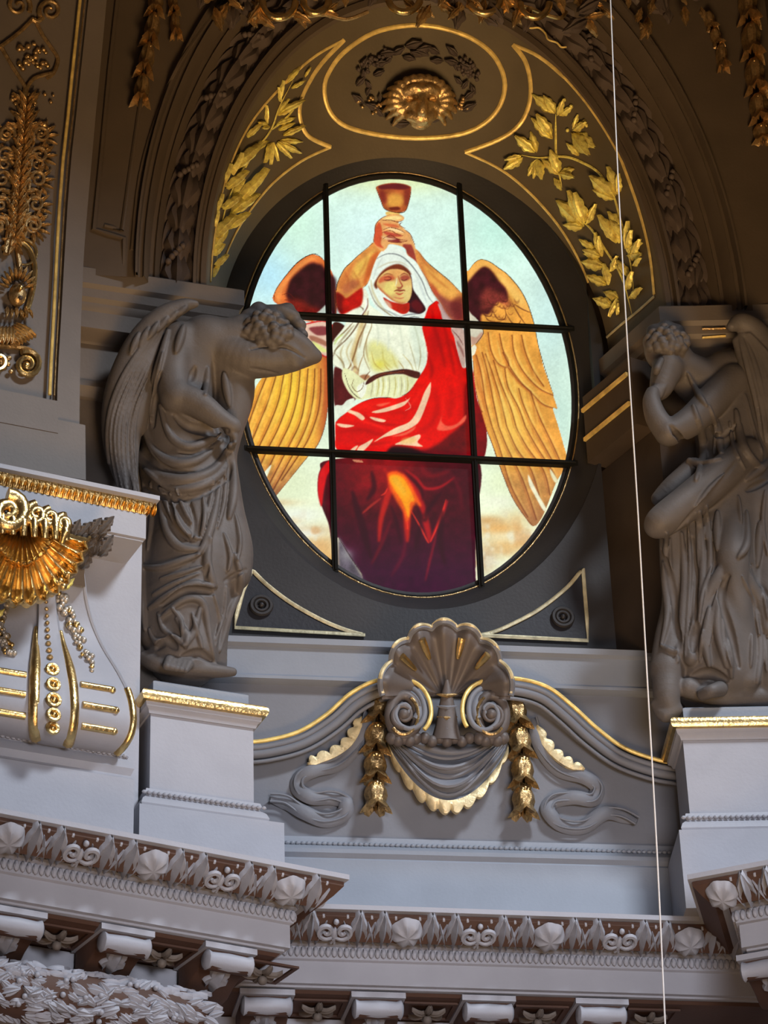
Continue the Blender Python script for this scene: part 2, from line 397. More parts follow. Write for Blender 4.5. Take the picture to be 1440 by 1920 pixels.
# ================================================================== PEDESTALS AND WINGS
def pedestal(name, cfl, cfr, depth, px, label, wide=0.0):
    u = (V(cfr)-V(cfl)).normalized(); nin = V((-u.y, u.x))
    a, b_ = V(cfl), V(cfr)+u*wide
    cor = [a, b_, b_+nin*depth, a+nin*depth]; cor = [tuple(p) for p in cor]
    off = -(cfl[1]+cfr[1])/2
    zz = (lambda y: Zat(y, off, px))
    base = thing(name, label, 'pedestal', ((cor[0][0]+cor[2][0])/2, (cor[0][1]+cor[2][1])/2, 9.4), 'statue pedestals on the cornice')
    ct, cb = 10.886, 10.886-.075
    rectstack(cor, [(-.12, ct-.02), (0, ct), (.012, ct-.02), (.014, ct-.05), (0, cb), (-.015, cb-.005), (-.3, cb-.005)], 'cap_moulding', 'gold', base)
    db = ct-.155
    rectstack(cor, [(-.2, cb), (-.025, cb-.005), (-.03, cb-.035), (-.05, cb-.05), (-.06, db), (-.2, db)], 'cap_bed', 'light', base)
    rb = ct-.74
    rectstack(cor, [(-.2, db+.01), (-.075, db), (-.075, rb), (-.2, rb)], 'die', 'light', base)
    rectstack(cor, [(-.2, rb+.02), (-.04, rb), (-.03, rb-.03), (-.045, rb-.05), (-.005, rb-.09), (.01, rb-.13), (.0, rb-.16), (-.2, rb-.17)], 'base_moulding', 'light', base)
    rectstack([cor[0], tuple(V(cor[1])+u*.08), tuple(V(cor[2])+u*.08), cor[3]], [(-.2, rb-.15), (.03, rb-.155), (.03, 9.40), (-.2, 9.40)], 'plinth', 'light', base)
    rectstack(cor, [(-.3, ct-.01), (-.10, ct-.01), (-.10, ct+.12), (-.12, ct+.135), (-.3, ct+.135)], 'statue_plinth', 'stone', base)
    return base, u, ct+.135, rb, cor
pedL, uL, zPL, rbL, corL = pedestal('pedestal', (-1.909, -1.032), (-1.023, -.80), .62, 385, 'pale grey stone pedestal with gold cap, left, under the bowed winged statue')
pedR, uR, zPR, rbR, corR = pedestal('pedestal', (1.926, -.845), (2.622, -.924), .62, 1350, 'pale grey stone pedestal with gold cap at the right edge, under the draped statue', .5)
# --- left wing
WA = 17.3
LW = Plane((-1.83, -1.30, 0), WA)                 # ledge front
ledge_end = V((-1.83, -1.30))
d_ = LW.u.to_2d(); nin = V((-d_.y, d_.x))
LP = [tuple(ledge_end - d_*2.4), tuple(ledge_end), tuple(ledge_end + nin*.75)]
zl = 12.293
zz = lambda y: LW(290, y, -.05).z
lt = [zl, zl-.05, zz(936), zz(955), zz(958), zz(988)]
wing = thing('wing_ledge', 'x', 'x', (ledge_end.x, ledge_end.y, zl)); del wing['label']; del wing['category']; wing['kind'] = 'structure'; wing.name = 'trim_4'
moulding(LP, [(-.8, zl+.03), (0, zl), (.0, zl-.035), (-.03, zl-.045), (-.8, zl-.045)], 'ledge_top', 'light', wing)
moulding(LP, [(-.8, zl-.04), (-.035, zl-.042), (-.04, zl-.07), (-.09, zl-.135), (-.8, zl-.135)], 'egg_ground', 'gold', wing)
moulding(LP, [(-.8, zl-.13), (-.075, zl-.133), (-.075, zl-.33), (-.09, zl-.335), (-.09, zl-.35), (-.12, zl-.36), (-.8, zl-.36)], 'ledge_fascia', 'light', wing)
# block above ledge: pilaster foot and pilaster
PW = Plane((-2.362, -1.0, 0), 18.2)
foot = MB(); 
q = [PW(160, 862), PW(160, 797), PW(-120, 735), PW(-120, 800)]
foot.prism([PW(161, 900, .0), PW(160, 797, .0), PW(-120, 742, .0), PW(-120, 850, .0)], -PW.n*.4)
struct(foot.build('wall_pilaster_foot', 'impost', smooth=False))
def lean(y): return -.05+.30*max(0, (480-y)/480)**1.5
edge = [(149, 800), (150, 700), (152, 600), (157, 480), (164, 390), (172, 300), (179, 220), (186, 150), (193, 75), (200, 0), (207, -70)]
gl = [(93, 740), (96, 670), (100, 600), (106, 480), (111, 390), (118, 300), (127, 220), (134, 150), (142, 75), (150, 0), (157, -70)]
def lineat(L, y):
    for (x0, y0), (x1, y1) in zip(L, L[1:]):
        if y <= y0 and y >= y1: return x0+(x1-x0)*(y0-y)/(y0-y1)
    return L[0][0] if y > L[0][1] else L[-1][0]
b = MB(); rows = []
for y in range(820, -90, -30):
    yy = min(y, 800) if False else y
    xe = lineat(edge, y); f = lean(y)
    A = PW(xe, y, f); ux = PW.u; Z = A.z
    # picture line of the panel at the same height
    xg = lineat(gl, y)+14; G = A - ux*((xe-xg)/240)
    rows.append([A, A-PW.n*.5, G-ux*1.3-PW.n*.5, G-ux*1.3, G-ux*1.3-PW.n*.02, G-ux*.03-PW.n*.045, G-ux*.0-PW.n*.045, G])
b.strip(rows); pil = struct(b.build('wall_pilaster_left', 'impost', smooth=False))
# bottom border of the sunk panel
b = MB(); b.prism([PW(109, 812, .005), PW(109, 752, .005), PW(-110, 708, .005), PW(-110, 770, .005)], -PW.n*.1); struct(b.build('trim_5', 'impost', smooth=False))
SP = Surf([pil])
fr = thing('panel_line', 'thin gold edge line of the sunken ornament panel at the upper left', 'gilt trim', PW(93, 740)); 
MB().tube([PW(x, y, lean(y)+.0) for x, y in gl], .013, 6).build('upright_line', 'line', fr)
MB().tube([PW(x+9, y+2, lean(y)-.01) for x, y in gl], .006, 6).build('inner_line', 'oldgold', fr)
# lower wing wall, back plane of the console, base
zb_ = 10.357
e2 = V((-2.035, -1.10)); LB = [tuple(e2-d_*2.2), tuple(e2), tuple(e2+nin*.5)]
moulding(LB, [(-.5, zb_+.1), (-.03, zb_+.1), (-.02, zb_+.03), (0, zb_), (0, zb_-.05), (.03, zb_-.09), (.05, zb_-.14), (.03, zb_-.19), (.04, zb_-.21), (.05, zb_-.22), (.05, 9.41), (-.5, 9.41)], 'trim_6', 'light')
struct(bpy.data.objects['trim_6'])
e3 = V((-1.93, -.88)); LWB = [tuple(e3-d_*2.5), tuple(e3), tuple(e3+nin*.45)]
wl = struct(moulding(LWB, [(0, zl-.1), (0, 9.45), (-.3, 9.45), (-.3, zl-.1)], 'wall_wing_left', 'light', smooth=False))
# mid wall above the ledge behind the statue's wing: plain grey
# ================================================================== THE STAINED GLASS WINDOW
# the painting is flat print on the panes: filled shapes rasterised in numpy and stored as vertex colours
RS = 2; BX0, BY0, BX1, BY1 = 430, 315, 1095, 1125
W_, H_ = (BX1-BX0)*RS, (BY1-BY0)*RS
IMG = np.zeros((H_, W_, 3), np.float32)
rs = np.random.RandomState(5)
def vnoise(h, w, cell, seed=0):
    r = np.random.RandomState(seed); gh, gw = int(h/cell)+3, int(w/cell)+3; g = r.rand(gh, gw).astype(np.float32)
    y = np.arange(h)/cell; x = np.arange(w)/cell; yi = y.astype(int); xi = x.astype(int)
    fy = (y-yi)[:, None]; fx = (x-xi)[None, :]; fy = fy*fy*(3-2*fy); fx = fx*fx*(3-2*fx)
    a = g[yi][:, xi]; b_ = g[yi][:, xi+1]; c = g[yi+1][:, xi]; d = g[yi+1][:, xi+1]
    return (a*(1-fx)+b_*fx)*(1-fy)+(c*(1-fx)+d*fx)*fy
NZ = (vnoise(H_, W_, 90, 1)*.5+vnoise(H_, W_, 34, 2)*.3+vnoise(H_, W_, 12, 3)*.2)
NF = vnoise(H_, W_, 5, 4)*.6+vnoise(H_, W_, 2.3, 6)*.4
NM = vnoise(H_, W_, 22, 8)
def c5(*p): return [(440+x/3.4286, 320+y/3.4286) for x, y in p]
def c6(*p): return [(760+x/4, 440+y/4) for x, y in p]
def c7(*p): return [(440+x/2.1818, 700+y/2.1818) for x, y in p]
def cp(*p): return list(p)
def blurm(m, r):
    r = int(round(r*RS))
    if r < 1: return m
    k = 2*r+1
    for _ in range(2):
        c = np.cumsum(np.pad(m, ((r+1, r), (0, 0))), axis=0); m = (c[k:]-c[:-k])/k
        c = np.cumsum(np.pad(m, ((0, 0), (r+1, r))), axis=1); m = (c[:, k:]-c[:, :-k])/k
    return m.astype(np.float32)
def mask(poly, blur=0):
    "coverage of an outline and the window of the raster it lies in"
    a = np.array([((x-BX0)*RS, (y-BY0)*RS) for x, y in poly]); g = int(blur*RS*2+3)
    X0, Y0 = np.maximum(0, np.floor(a.min(0)).astype(int)-g); X1, Y1 = np.minimum((W_, H_), np.ceil(a.max(0)).astype(int)+g)
    if X1 <= X0 or Y1 <= Y0: return np.zeros((0, 0), np.float32), slice(0, 0), slice(0, 0)
    a = a-(X0, Y0); h, w_ = Y1-Y0, X1-X0; acc = np.zeros((h, w_+1), np.int16)
    x0, y0 = a.T; x1, y1 = np.roll(a, -1, 0).T
    for p, q, r, s in zip(x0, y0, x1, y1):
        if q == s: continue
        if q > s: p, q, r, s = r, s, p, q
        j0, j1 = max(0, int(math.ceil(q-.5))), min(h, int(math.ceil(s-.5)))
        if j1 <= j0: continue
        j = np.arange(j0, j1); x = p+(j+.5-q)*(r-p)/(s-q); acc[j, np.clip(np.round(x).astype(int), 0, w_)] += 1
    m = (np.cumsum(acc, 1)[:, :w_] % 2).astype(np.float32)
    return (blurm(m, blur) if blur else m), slice(Y0, Y1), slice(X0, X1)
def rgb(c): return np.array([((v/255) if v <= 10.31 and False else v/255) for v in c], np.float32)
def comp(m, col, alpha=1.0, tex=0.0):
    if isinstance(m, tuple): m, sy, sx = m
    else: sy, sx = slice(0, H_), slice(0, W_)
    c = rgb(col)[None, None, :]
    if tex: c = c*(1+tex*(NF[sy, sx, None]*.6+NM[sy, sx, None]*.8-.7))
    m = (m*alpha)[..., None]; IMG[sy, sx] = IMG[sy, sx]*(1-m)+c*m
def fill(poly, col, a=1.0, blur=0.0, tex=0.08, k=6, clip=None, keep=False):
    m, sy, sx = mask(catmull(poly, True, k), blur)
    if clip is not None: m = m*clip[sy, sx]
    comp((m, sy, sx), col, a, tex)
    if keep:
        z_ = np.zeros((H_, W_), np.float32); z_[sy, sx] = m; return z_
def line(pts, wd, col, a=1.0, blur=0.0, clip=None, k=6, taper=True):
    q = np.array(catmull(pts, False, k)); t = np.gradient(q, axis=0); t /= np.maximum(1e-6, np.linalg.norm(t, axis=1))[:, None]
    n = np.stack([-t[:, 1], t[:, 0]], 1); s = np.linspace(0, 1, len(q)); ww = wd*.5*((.35+.65*np.sin(pi*s)) if taper else 1+0*s)
    poly = np.concatenate([q+n*ww[:, None], (q-n*ww[:, None])[::-1]]); m, sy, sx = mask(poly.tolist(), blur)
    if clip is not None: m = m*clip[sy, sx]
    comp((m, sy, sx), col, a)
INK = (48, 22, 14)
# sky
yy, xx = np.mgrid[0:H_, 0:W_].astype(np.float32); PXX = BX0+xx/RS; PYY = BY0+yy/RS
top = rgb((212, 236, 226)); low = rgb((232, 236, 205)); f = np.clip((PYY-620)/360, 0, 1)[..., None]
IMG[:] = top*(1-f)+low*f
IMG *= (0.97+.07*NZ[..., None]+.025*NF[..., None])
def blob(x, y, rx, ry, col, a):
    y0, y1 = max(0, int((y-2.5*ry-BY0)*RS)), min(H_, int((y+2.5*ry-BY0)*RS)); x0, x1 = max(0, int((x-2.5*rx-BX0)*RS)), min(W_, int((x+2.5*rx-BX0)*RS))
    sl = (slice(y0, y1), slice(x0, x1)); comp((np.exp(-(((PXX[sl]-x)/rx)**2+((PYY[sl]-y)/ry)**2)),)+sl, col, a)
blob(505, 515, 55, 60, (180, 222, 242), .85); blob(560, 420, 60, 60, (205, 240, 215), .6); blob(740, 335, 130, 30, (222, 226, 165), .8)
blob(700, 440, 90, 60, (214, 238, 238), .8); blob(930, 430, 60, 60, (190, 232, 218), .7); blob(1030, 600, 40, 90, (200, 228, 226), .8); blob(1050, 780, 40, 90, (198, 226, 216), .8)
blob(540, 905, 60, 40, (222, 230, 196), .9)
for x, y, rx, ry, c, a in ((560, 965, 50, 16, (236, 238, 226), .9), (520, 942, 40, 7, (214, 176, 128), .5), (585, 992, 50, 9, (212, 186, 150), .6), (600, 1022, 40, 24, (214, 160, 100), .75), (575, 1000, 30, 8, (240, 240, 232), .8), (545, 985, 30, 7, (238, 232, 215), .7), (612, 1050, 26, 20, (226, 150, 70), .6),
     (935, 990, 50, 16, (220, 150, 74), .7), (915, 975, 30, 9, (196, 140, 80), .6), (985, 965, 35, 12, (226, 190, 130), .55), (950, 1025, 45, 18, (228, 170, 100), .7), (910, 1050, 20, 25, (190, 150, 120), .7), (960, 1005, 40, 7, (240, 226, 190), .6), (940, 900, 30, 30, (222, 230, 190), .6), (990, 930, 30, 30, (220, 222, 180), .6), (930, 940, 35, 12, (235, 236, 215), .8)):
    blob(x, y, rx, ry, c, a)
cl = np.clip((vnoise(H_, W_, 46, 11)*.6+vnoise(H_, W_, 17, 12)*.4-.55)*4, 0, 1)*np.clip((PYY-930)/60, 0, 1); comp(cl, (232, 226, 205), .6)
comp(np.clip((vnoise(H_, W_, 40, 21)-.62)*4, 0, 1)*np.clip((PYY-950)/50, 0, 1), (205, 140, 78), .5)

# ---- wings
wl_out = c5((250, 838), (262, 770), (335, 668), (415, 582), (462, 552), (500, 538), (545, 552), (585, 590), (640, 700), (640, 960), (440, 960), (350, 900))
fill(wl_out, (222, 118, 62), tex=.2)
fill(c5((262, 780), (338, 680), (418, 592), (500, 552), (540, 565), (500, 575), (430, 620), (350, 700), (300, 790), (290, 860)), (238, 150, 84), .8, 2)
fill(c5((360, 700), (420, 640), (490, 592), (540, 600), (560, 605), (600, 650), (650, 700), (650, 800), (640, 960), (500, 945), (400, 930), (355, 850), (330, 800), (345, 740)), (52, 16, 24), 1, 2.5, .5)
fill(c5((330, 850), (400, 820), (470, 860), (560, 900), (520, 950), (420, 945)), (120, 30, 22), .8, 5, .5)
for p in (((300, 800), (350, 790), (390, 830)), ((320, 830), (360, 840), (380, 880)), ((380, 850), (430, 830), (470, 870))): line(c5(*p), 1.4, (90, 24, 18), .8)
line(c5((252, 835), (264, 768), (336, 666), (416, 580), (500, 536), (548, 552), (586, 592)), 1.6, INK)
fill(c5((500, 940), (540, 905), (600, 860), (620, 960), (520, 970)), (196, 205, 196), 1, 1)
fill(c5((440, 985), (620, 975), (640, 1200), (560, 1200), (480, 1120), (420, 1070), (425, 1010)), (196, 42, 44), 1, 0, .2)
# lower left wing, feather by feather
wl_low = c7((180, -75), (110, 20), (85, 60), (60, 130), (40, 190), (25, 250), (18, 302), (45, 360), (75, 430), (132, 533), (165, 505), (210, 450), (290, 350), (345, 280), (375, 180), (388, 40), (385, -60))
mL = fill(wl_low, (232, 168, 72), tex=.22, keep=True)
comp(mL*np.exp(-(((PXX-545)/34)**2+((PYY-745)/70)**2)), (246, 208, 70), .85)
comp(mL*np.clip((PXX-588)/26, 0, 1), (170, 70, 46), .85); comp(mL*np.clip((PYY-850)/40, 0, 1), (170, 116, 76), .75, .3)
comp(mL*np.clip((PYY-900)/30, 0, 1), (122, 74, 60), .6)
fe = [((140, -10), (100, 90), (60, 200), (34, 300)), ((175, -10), (135, 120), (90, 230), (60, 305), (55, 350)), ((205, -20), (180, 110), (140, 215), (100, 300), (70, 380)), ((235, -20), (222, 100), (180, 220), (135, 310), (85, 420)),
      ((268, -20), (258, 90), (228, 200), (180, 300), (100, 470)), ((300, -20), (290, 90), (268, 200), (215, 310), (115, 505)), ((328, -20), (322, 90), (300, 200), (250, 310), (130, 525)), ((352, -20), (350, 90), (335, 180), (290, 290), (190, 440))]
for q in fe:
    line(c7(*q), 2.0, (92, 44, 22), .9, .3, mL, taper=False); line([(x+4.5, y) for x, y in c7(*q)], 3, (248, 214, 120), .35, 1.2, mL)
    line([(x-3.5, y) for x, y in c7(*q)], 3.5, (190, 104, 44), .5, 1.0, mL)
fill(c7((150, 375), (128, 430), (100, 470), (85, 475), (95, 440), (125, 400)), (236, 236, 210), 1, .4)
fill(c7((60, 400), (80, 370), (95, 345), (88, 375), (70, 405)), (226, 222, 190), 1, .3)
fill(c7((48, 300), (62, 268), (75, 235), (66, 275), (56, 302)), (244, 220, 170), .9, .3)
line(c7((62, 128), (42, 190), (26, 250), (18, 302)), 1.5, (120, 60, 30)); line(c7((388, 40), (376, 180), (345, 282), (290, 352), (165, 507)), 1.6, (100, 50, 30), .8)

# right wing
wr_out = c6((455, 300), (476, 268), (520, 210), (570, 186), (635, 205), (700, 250), (765, 298), (850, 395), (905, 490), (940, 580), (968, 680), (985, 770), (1010, 880), (1040, 1000), (1080, 1110), (1112, 1200), (1112, 1215), (1140, 1305), (1108, 1305)) + \
    c7((1322, 210), (1345, 290), (1362, 360), (1342, 402), (1312, 455), (1262, 580), (1222, 626), (1182, 580), (1132, 500), (1082, 372), (1052, 285), (1020, 200), (1008, 165), (985, 60)) + c6((500, 900), (480, 700), (455, 600))
mR = fill(wr_out, (228, 158, 74), tex=.22, k=4, keep=True)
comp(mR*np.exp(-(((PXX-960)/36)**2+((PYY-780)/90)**2)), (240, 196, 96), .8)
comp(mR*np.clip(1-(PXX-885)/30, 0, 1)*np.clip((PYY-640)/60, 0, 1), (206, 110, 60), .7); comp(mR*np.clip((PYY-858)/50, 0, 1), (176, 124, 78), .7, .3)
comp(mR*np.clip((PYY-930)/40, 0, 1), (140, 92, 70), .5)
fill(c6((478, 275), (525, 212), (575, 190), (640, 208), (700, 255), (765, 303), (850, 400), (900, 490), (935, 575), (860, 545), (770, 400), (640, 262), (590, 240), (530, 290), (480, 350)), (238, 176, 94), .9, 1, clip=mR)
fill(c6((690, 290), (760, 340), (850, 430), (900, 520), (830, 500), (760, 420), (700, 340)), (244, 196, 110), .7, 3, clip=mR)
fill(c6((455, 380), (490, 330), (545, 268), (592, 240), (645, 268), (705, 350), (752, 400), (770, 470), (740, 510), (690, 505), (650, 560), (620, 600), (570, 600), (560, 680), (470, 660), (450, 500)), (60, 16, 26), 1, 2, .5, clip=mR)
fill(c6((600, 400), (690, 420), (745, 450), (800, 520), (760, 540), (690, 500), (640, 560), (570, 560), (560, 480)), (140, 60, 50), .7, 4, .6, clip=mR)
for q in (((610, 470), (640, 520), (690, 525), (700, 490)), ((700, 440), (720, 490), (760, 500), (765, 460)), ((560, 540), (590, 600), (640, 610), (655, 560)), ((655, 570), (690, 630), (740, 635), (755, 600), (745, 550)), ((755, 590), (800, 660), (850, 668), (865, 640)), ((800, 510), (850, 600), (910, 685)), ((815, 520), (880, 560), (940, 585)), ((590, 590), (620, 640), (680, 655), (720, 650))):
    line(c6(*q), 1.8, (76, 34, 24), .9, .3, mR)
for q in (((620, 730), (640, 860), (690, 960), (765, 995), (770, 940), (730, 860), (705, 740)), ((770, 995), (850, 1100), (940, 1180), (1030, 1270), (1138, 1308)), ((730, 880), (790, 1000), (870, 1110), (945, 1180)), ((800, 750), (815, 880), (880, 1020), (1000, 1150), (1112, 1205)), ((870, 750), (900, 880), (960, 1020), (1040, 1140)),
          ((530, 900), (570, 1050), (600, 1250), (650, 1440)), ((575, 880), (620, 1050), (660, 1250), (700, 1440)), ((600, 890), (660, 1060), (720, 1260), (760, 1440)), ((660, 940), (710, 1100), (790, 1300), (830, 1440)), ((745, 1000), (770, 1140), (850, 1300), (900, 1440)), ((850, 1150), (880, 1260), (940, 1400), (960, 1440)), ((940, 1180), (975, 1290), (1020, 1400), (1040, 1440)), ((505, 950), (520, 1150), (560, 1300), (580, 1330))):
    line(c6(*q), 2.0, (112, 54, 26), .9, .3, mR, taper=False); line([(x+4, y) for x, y in c6(*q)], 3.2, (250, 218, 130), .4, 1.2, mR); line([(x-3.5, y) for x, y in c6(*q)], 3.5, (186, 98, 44), .5, 1.1, mR)
for q in (((1053, 218), (1085, 310), (1130, 460), (1200, 590)), ((1080, 218), (1118, 310), (1180, 440), (1235, 600)), ((1113, 218), (1155, 310), (1215, 400), (1260, 560)), ((1150, 218), (1195, 300), (1265, 400), (1290, 500)), ((1189, 218), (1235, 300), (1300, 400), (1318, 440)), ((1265, 218), (1305, 300), (1345, 390)), ((1222, 218), (1268, 300), (1312, 380))):
    line(c7(*q), 1.8, (112, 58, 34), .9, .3, mR, taper=False); line([(x+4, y) for x, y in c7(*q)], 3, (244, 206, 124), .35, 1.2, mR); line([(x-3.5, y) for x, y in c7(*q)], 3.2, (160, 84, 48), .5, 1.0, mR)
fill(c7((1200, 415), (1215, 440), (1245, 500), (1275, 555), (1262, 560), (1228, 500), (1205, 455)), (236, 230, 200), 1, .4); fill(c7((1290, 392), (1305, 410), (1322, 440), (1312, 448), (1295, 420)), (226, 218, 180), 1, .4)
line(c6((476, 268), (520, 210), (570, 186), (635, 205), (700, 250), (765, 298), (850, 395), (905, 490), (940, 582), (968, 680), (985, 770), (1010, 880), (1080, 1110), (1112, 1200)), 1.6, INK, .9)
line(c7((985, 60), (1020, 200), (1052, 285), (1082, 372), (1132, 500), (1182, 580), (1222, 626)), 1.8, (110, 44, 26), .9)
for j in range(26):
    x = 560+RND.uniform(0, 260); y = 470+RND.uniform(0, 150); line(c6((x, y), (x+12, y+22), (x+32, y+24), (x+42, y+4)), 1.3, (82, 30, 26), .55, .3, mR)
for j in range(46):
    x = RND.uniform(520, 1020); y = RND.uniform(760, 1420); line(c6((x, y), (x+10, y+60), (x+24, y+120)), 3.0, (176, 104, 46) if j % 2 else (246, 206, 116), .35, 1.0, mR)
for j in range(30):
    x = RND.uniform(60, 340); y = RND.uniform(0, 300); line(c7((x, y), (x-10, y+30), (x-24, y+64)), 2.6, (190, 106, 44) if j % 2 else (250, 216, 110), .35, 1.0, mL)
# sleeve ends at the far right
fill(c6((455, 570), (500, 600), (545, 640), (570, 690), (585, 740), (545, 800), (500, 830), (455, 820)), (208, 200, 180), 1, .4); fill(c6((480, 760), (530, 770), (560, 740), (585, 735), (560, 790), (505, 828), (490, 800)), (190, 140, 120), .8, 1)
fill(c6((490, 860), (520, 825), (532, 850), (520, 895), (500, 905)), (236, 230, 205)); line(c6((500, 600), (545, 640), (575, 700), (585, 740), (545, 800), (525, 830)), 1.4, INK)

# ---- robe: the dark lower mass
mD = fill(c7((385, 355), (350, 395), (340, 440), (342, 500), (362, 560), (385, 620), (400, 700), (425, 672), (470, 745), (520, 820), (540, 900), (700, 940), (850, 935), (1000, 900), (985, 835), (988, 600), (990, 350), (700, 330)), (66, 2, 22), 1, .6, .35, keep=True)
comp(mD*np.clip((PYY-960)/110, 0, 1), (52, 2, 46), .75, .2)
fill(c7((385, 358), (352, 396), (341, 440), (342, 500), (355, 545), (365, 480), (378, 420), (400, 380)), (206, 14, 26), 1, 1)
comp(mD*np.exp(-(((PXX-715)/75)**2+((PYY-885)/60)**2)), (150, 12, 22), .85, .3)
for q, wd, c, a, bl in ((((610, 390), (640, 440), (620, 520), (598, 600), (590, 690)), 24, (196, 34, 24), .8, 4), (((660, 400), (700, 500), (705, 600), (705, 690)), 30, (214, 40, 18), .85, 4), (((690, 410), (750, 500), (790, 640), (795, 690)), 26, (190, 20, 28), .8, 4),
    (((700, 395), (745, 430), (780, 470), (840, 465), (900, 425)), 12, (170, 14, 30), .9, 3), (((870, 520), (840, 600), (800, 690)), 14, (190, 20, 36), .9, 3), (((600, 510), (560, 540), (520, 575)), 10, (170, 50, 40), .8, 2.5), (((590, 440), (540, 430), (520, 460)), 12, (120, 20, 22), .7, 4), (((830, 640), (800, 760), (780, 850)), 10, (140, 10, 40), .7, 3),
    (((760, 380), (800, 420), (880, 400)), 16, (120, 8, 26), .8, 5), (((640, 600), (600, 700), (560, 780)), 14, (110, 6, 30), .7, 4), (((700, 640), (690, 740), (640, 830)), 14, (104, 4, 40), .7, 5), (((880, 400), (920, 480), (930, 560)), 14, (100, 4, 30), .7, 5), (((640, 380), (600, 420), (540, 440)), 10, (136, 20, 24), .7, 4)):
    line(c7(*q), wd/2.18, c, a, bl/2, mD)
fill(c7((625, 415), (650, 400), (690, 412), (720, 450), (745, 500), (765, 545), (735, 540), (725, 560), (705, 610), (690, 570), (660, 520), (635, 470)), (236, 96, 22), .95, 2.2, .15)
fill(c7((632, 425), (660, 415), (690, 430), (715, 470), (735, 520), (718, 530), (712, 590), (700, 560), (680, 515), (650, 470)), (250, 160, 28), .95, 1.6, .1)
fill(c7((640, 430), (665, 425), (690, 460), (705, 500), (690, 500), (660, 465)), (214, 170, 60), .6, 3)
for q in (((720, 560), (755, 620), (785, 680), (795, 695)), ((865, 515), (840, 600), (800, 690)), ((598, 500), (615, 490), (625, 470)), ((705, 600), (708, 640))): line(c7(*q), 3, (226, 60, 40), .8, .6, mD)
for q, wd in ((((740, 530), (775, 600), (790, 560), (850, 480)), 20), (((640, 540), (665, 620), (680, 700)), 16), (((560, 400), (570, 470), (540, 520)), 22), (((690, 400), (760, 470), (770, 520)), 10), (((760, 620), (740, 720)), 20), (((850, 560), (840, 680), (860, 780)), 26), (((480, 480), (520, 620), (560, 760)), 30)):
    line(c7(*q), wd/2.18, (44, 0, 20), .75, 2, mD)
fill(c7((425, 672), (440, 690), (470, 740), (505, 800), (530, 850), (470, 830), (425, 800)), (92, 84, 96), 1, 3, .4); blob(650, 1040, 14, 12, (150, 146, 150), .7)
line(c7((425, 672), (470, 745), (520, 820)), 2, (40, 6, 24), .8)
comp(mask(c7((480, 352), (520, 356), (528, 366), (490, 362))), (200, 130, 100), .9)

# ---- the red mantle
mM = fill(c6((122, 620), (150, 560), (235, 495), (272, 560), (322, 650), (360, 740), (385, 850), (420, 975), (440, 1000), (500, 1000)) + c7((990, 100), (1012, 170), (1030, 240), (1028, 312), (1005, 350), (900, 352), (760, 352), (640, 340), (500, 330), (418, 312), (412, 255), (413, 200), (430, 180), (470, 148), (520, 118), (570, 102), (620, 98), (662, 102), (700, 85), (738, 48))
     + c6((0, 1195), (30, 1165), (92, 1080), (150, 990), (165, 900), (150, 810), (120, 700)), (218, 10, 8), 1, .3, .12, k=4, keep=True)
comp(mM*np.clip((PXX-855)/45, 0, 1), (120, 4, 16), .75, .2); comp(mM*np.exp(-(((PXX-815)/22)**2+((PYY-640)/40)**2)), (160, 6, 20), .6)
for q in (((200, 560), (220, 700), (260, 830), (300, 1000)), ((270, 620), (310, 760), (340, 900), (370, 1050)), ((165, 900), (200, 1000), (190, 1080)), ((340, 780), (390, 900), (420, 1000))): line(c6(*q), 7, (140, 2, 12), .6, 2, mM)
fill(c7((640, 300), (700, 298), (770, 312), (830, 290), (880, 250), (925, 215), (945, 190), (960, 120), (1035, 240), (1030, 320), (1000, 360), (640, 356)), (96, 4, 14), 1, 2.5, .4, clip=mM)
fill(c7((640, 305), (720, 308), (790, 330), (860, 345), (640, 352)), (34, 6, 10), 1, 2, .4, clip=mM); fill(c7((940, 60), (990, 80), (1034, 240), (1000, 360), (950, 350)), (118, 2, 12), .9, 2, .3, clip=mM)
fill(c7((480, 145), (540, 120), (640, 115), (690, 110), (640, 140), (560, 150)), (238, 30, 18), .7, 3, clip=mM)
fill(c7((420, 215), (500, 200), (600, 225), (560, 270), (480, 280), (418, 290)), (196, 4, 10), .7, 3, clip=mM)
for q, wd, c, a_, bl in ((((430, 240), (520, 230), (600, 250), (680, 235)), 9, (150, 2, 8), .6, 3), (((560, 130), (620, 150), (690, 160), (740, 130)), 8, (156, 4, 8), .55, 3), (((520, 170), (600, 205), (690, 215)), 6, (130, 2, 10), .6, 2), (((820, 60), (830, 140), (800, 210), (740, 250)), 12, (150, 2, 10), .55, 4), (((880, 40), (890, 120), (870, 190)), 10, (140, 2, 12), .5, 4),
    (((480, 285), (560, 290), (640, 280)), 6, (150, 2, 8), .6, 2), (((850, 90), (856, 150), (840, 190)), 5, (240, 40, 26), .6, 2), (((760, 60), (740, 110), (690, 150)), 5, (244, 44, 28), .6, 2), (((500, 190), (570, 210), (620, 230)), 4, (246, 60, 40), .6, 1.5)):
    line(c7(*q), wd/1.4, c, a_, bl, mM)
LT = (240, 205, 170)
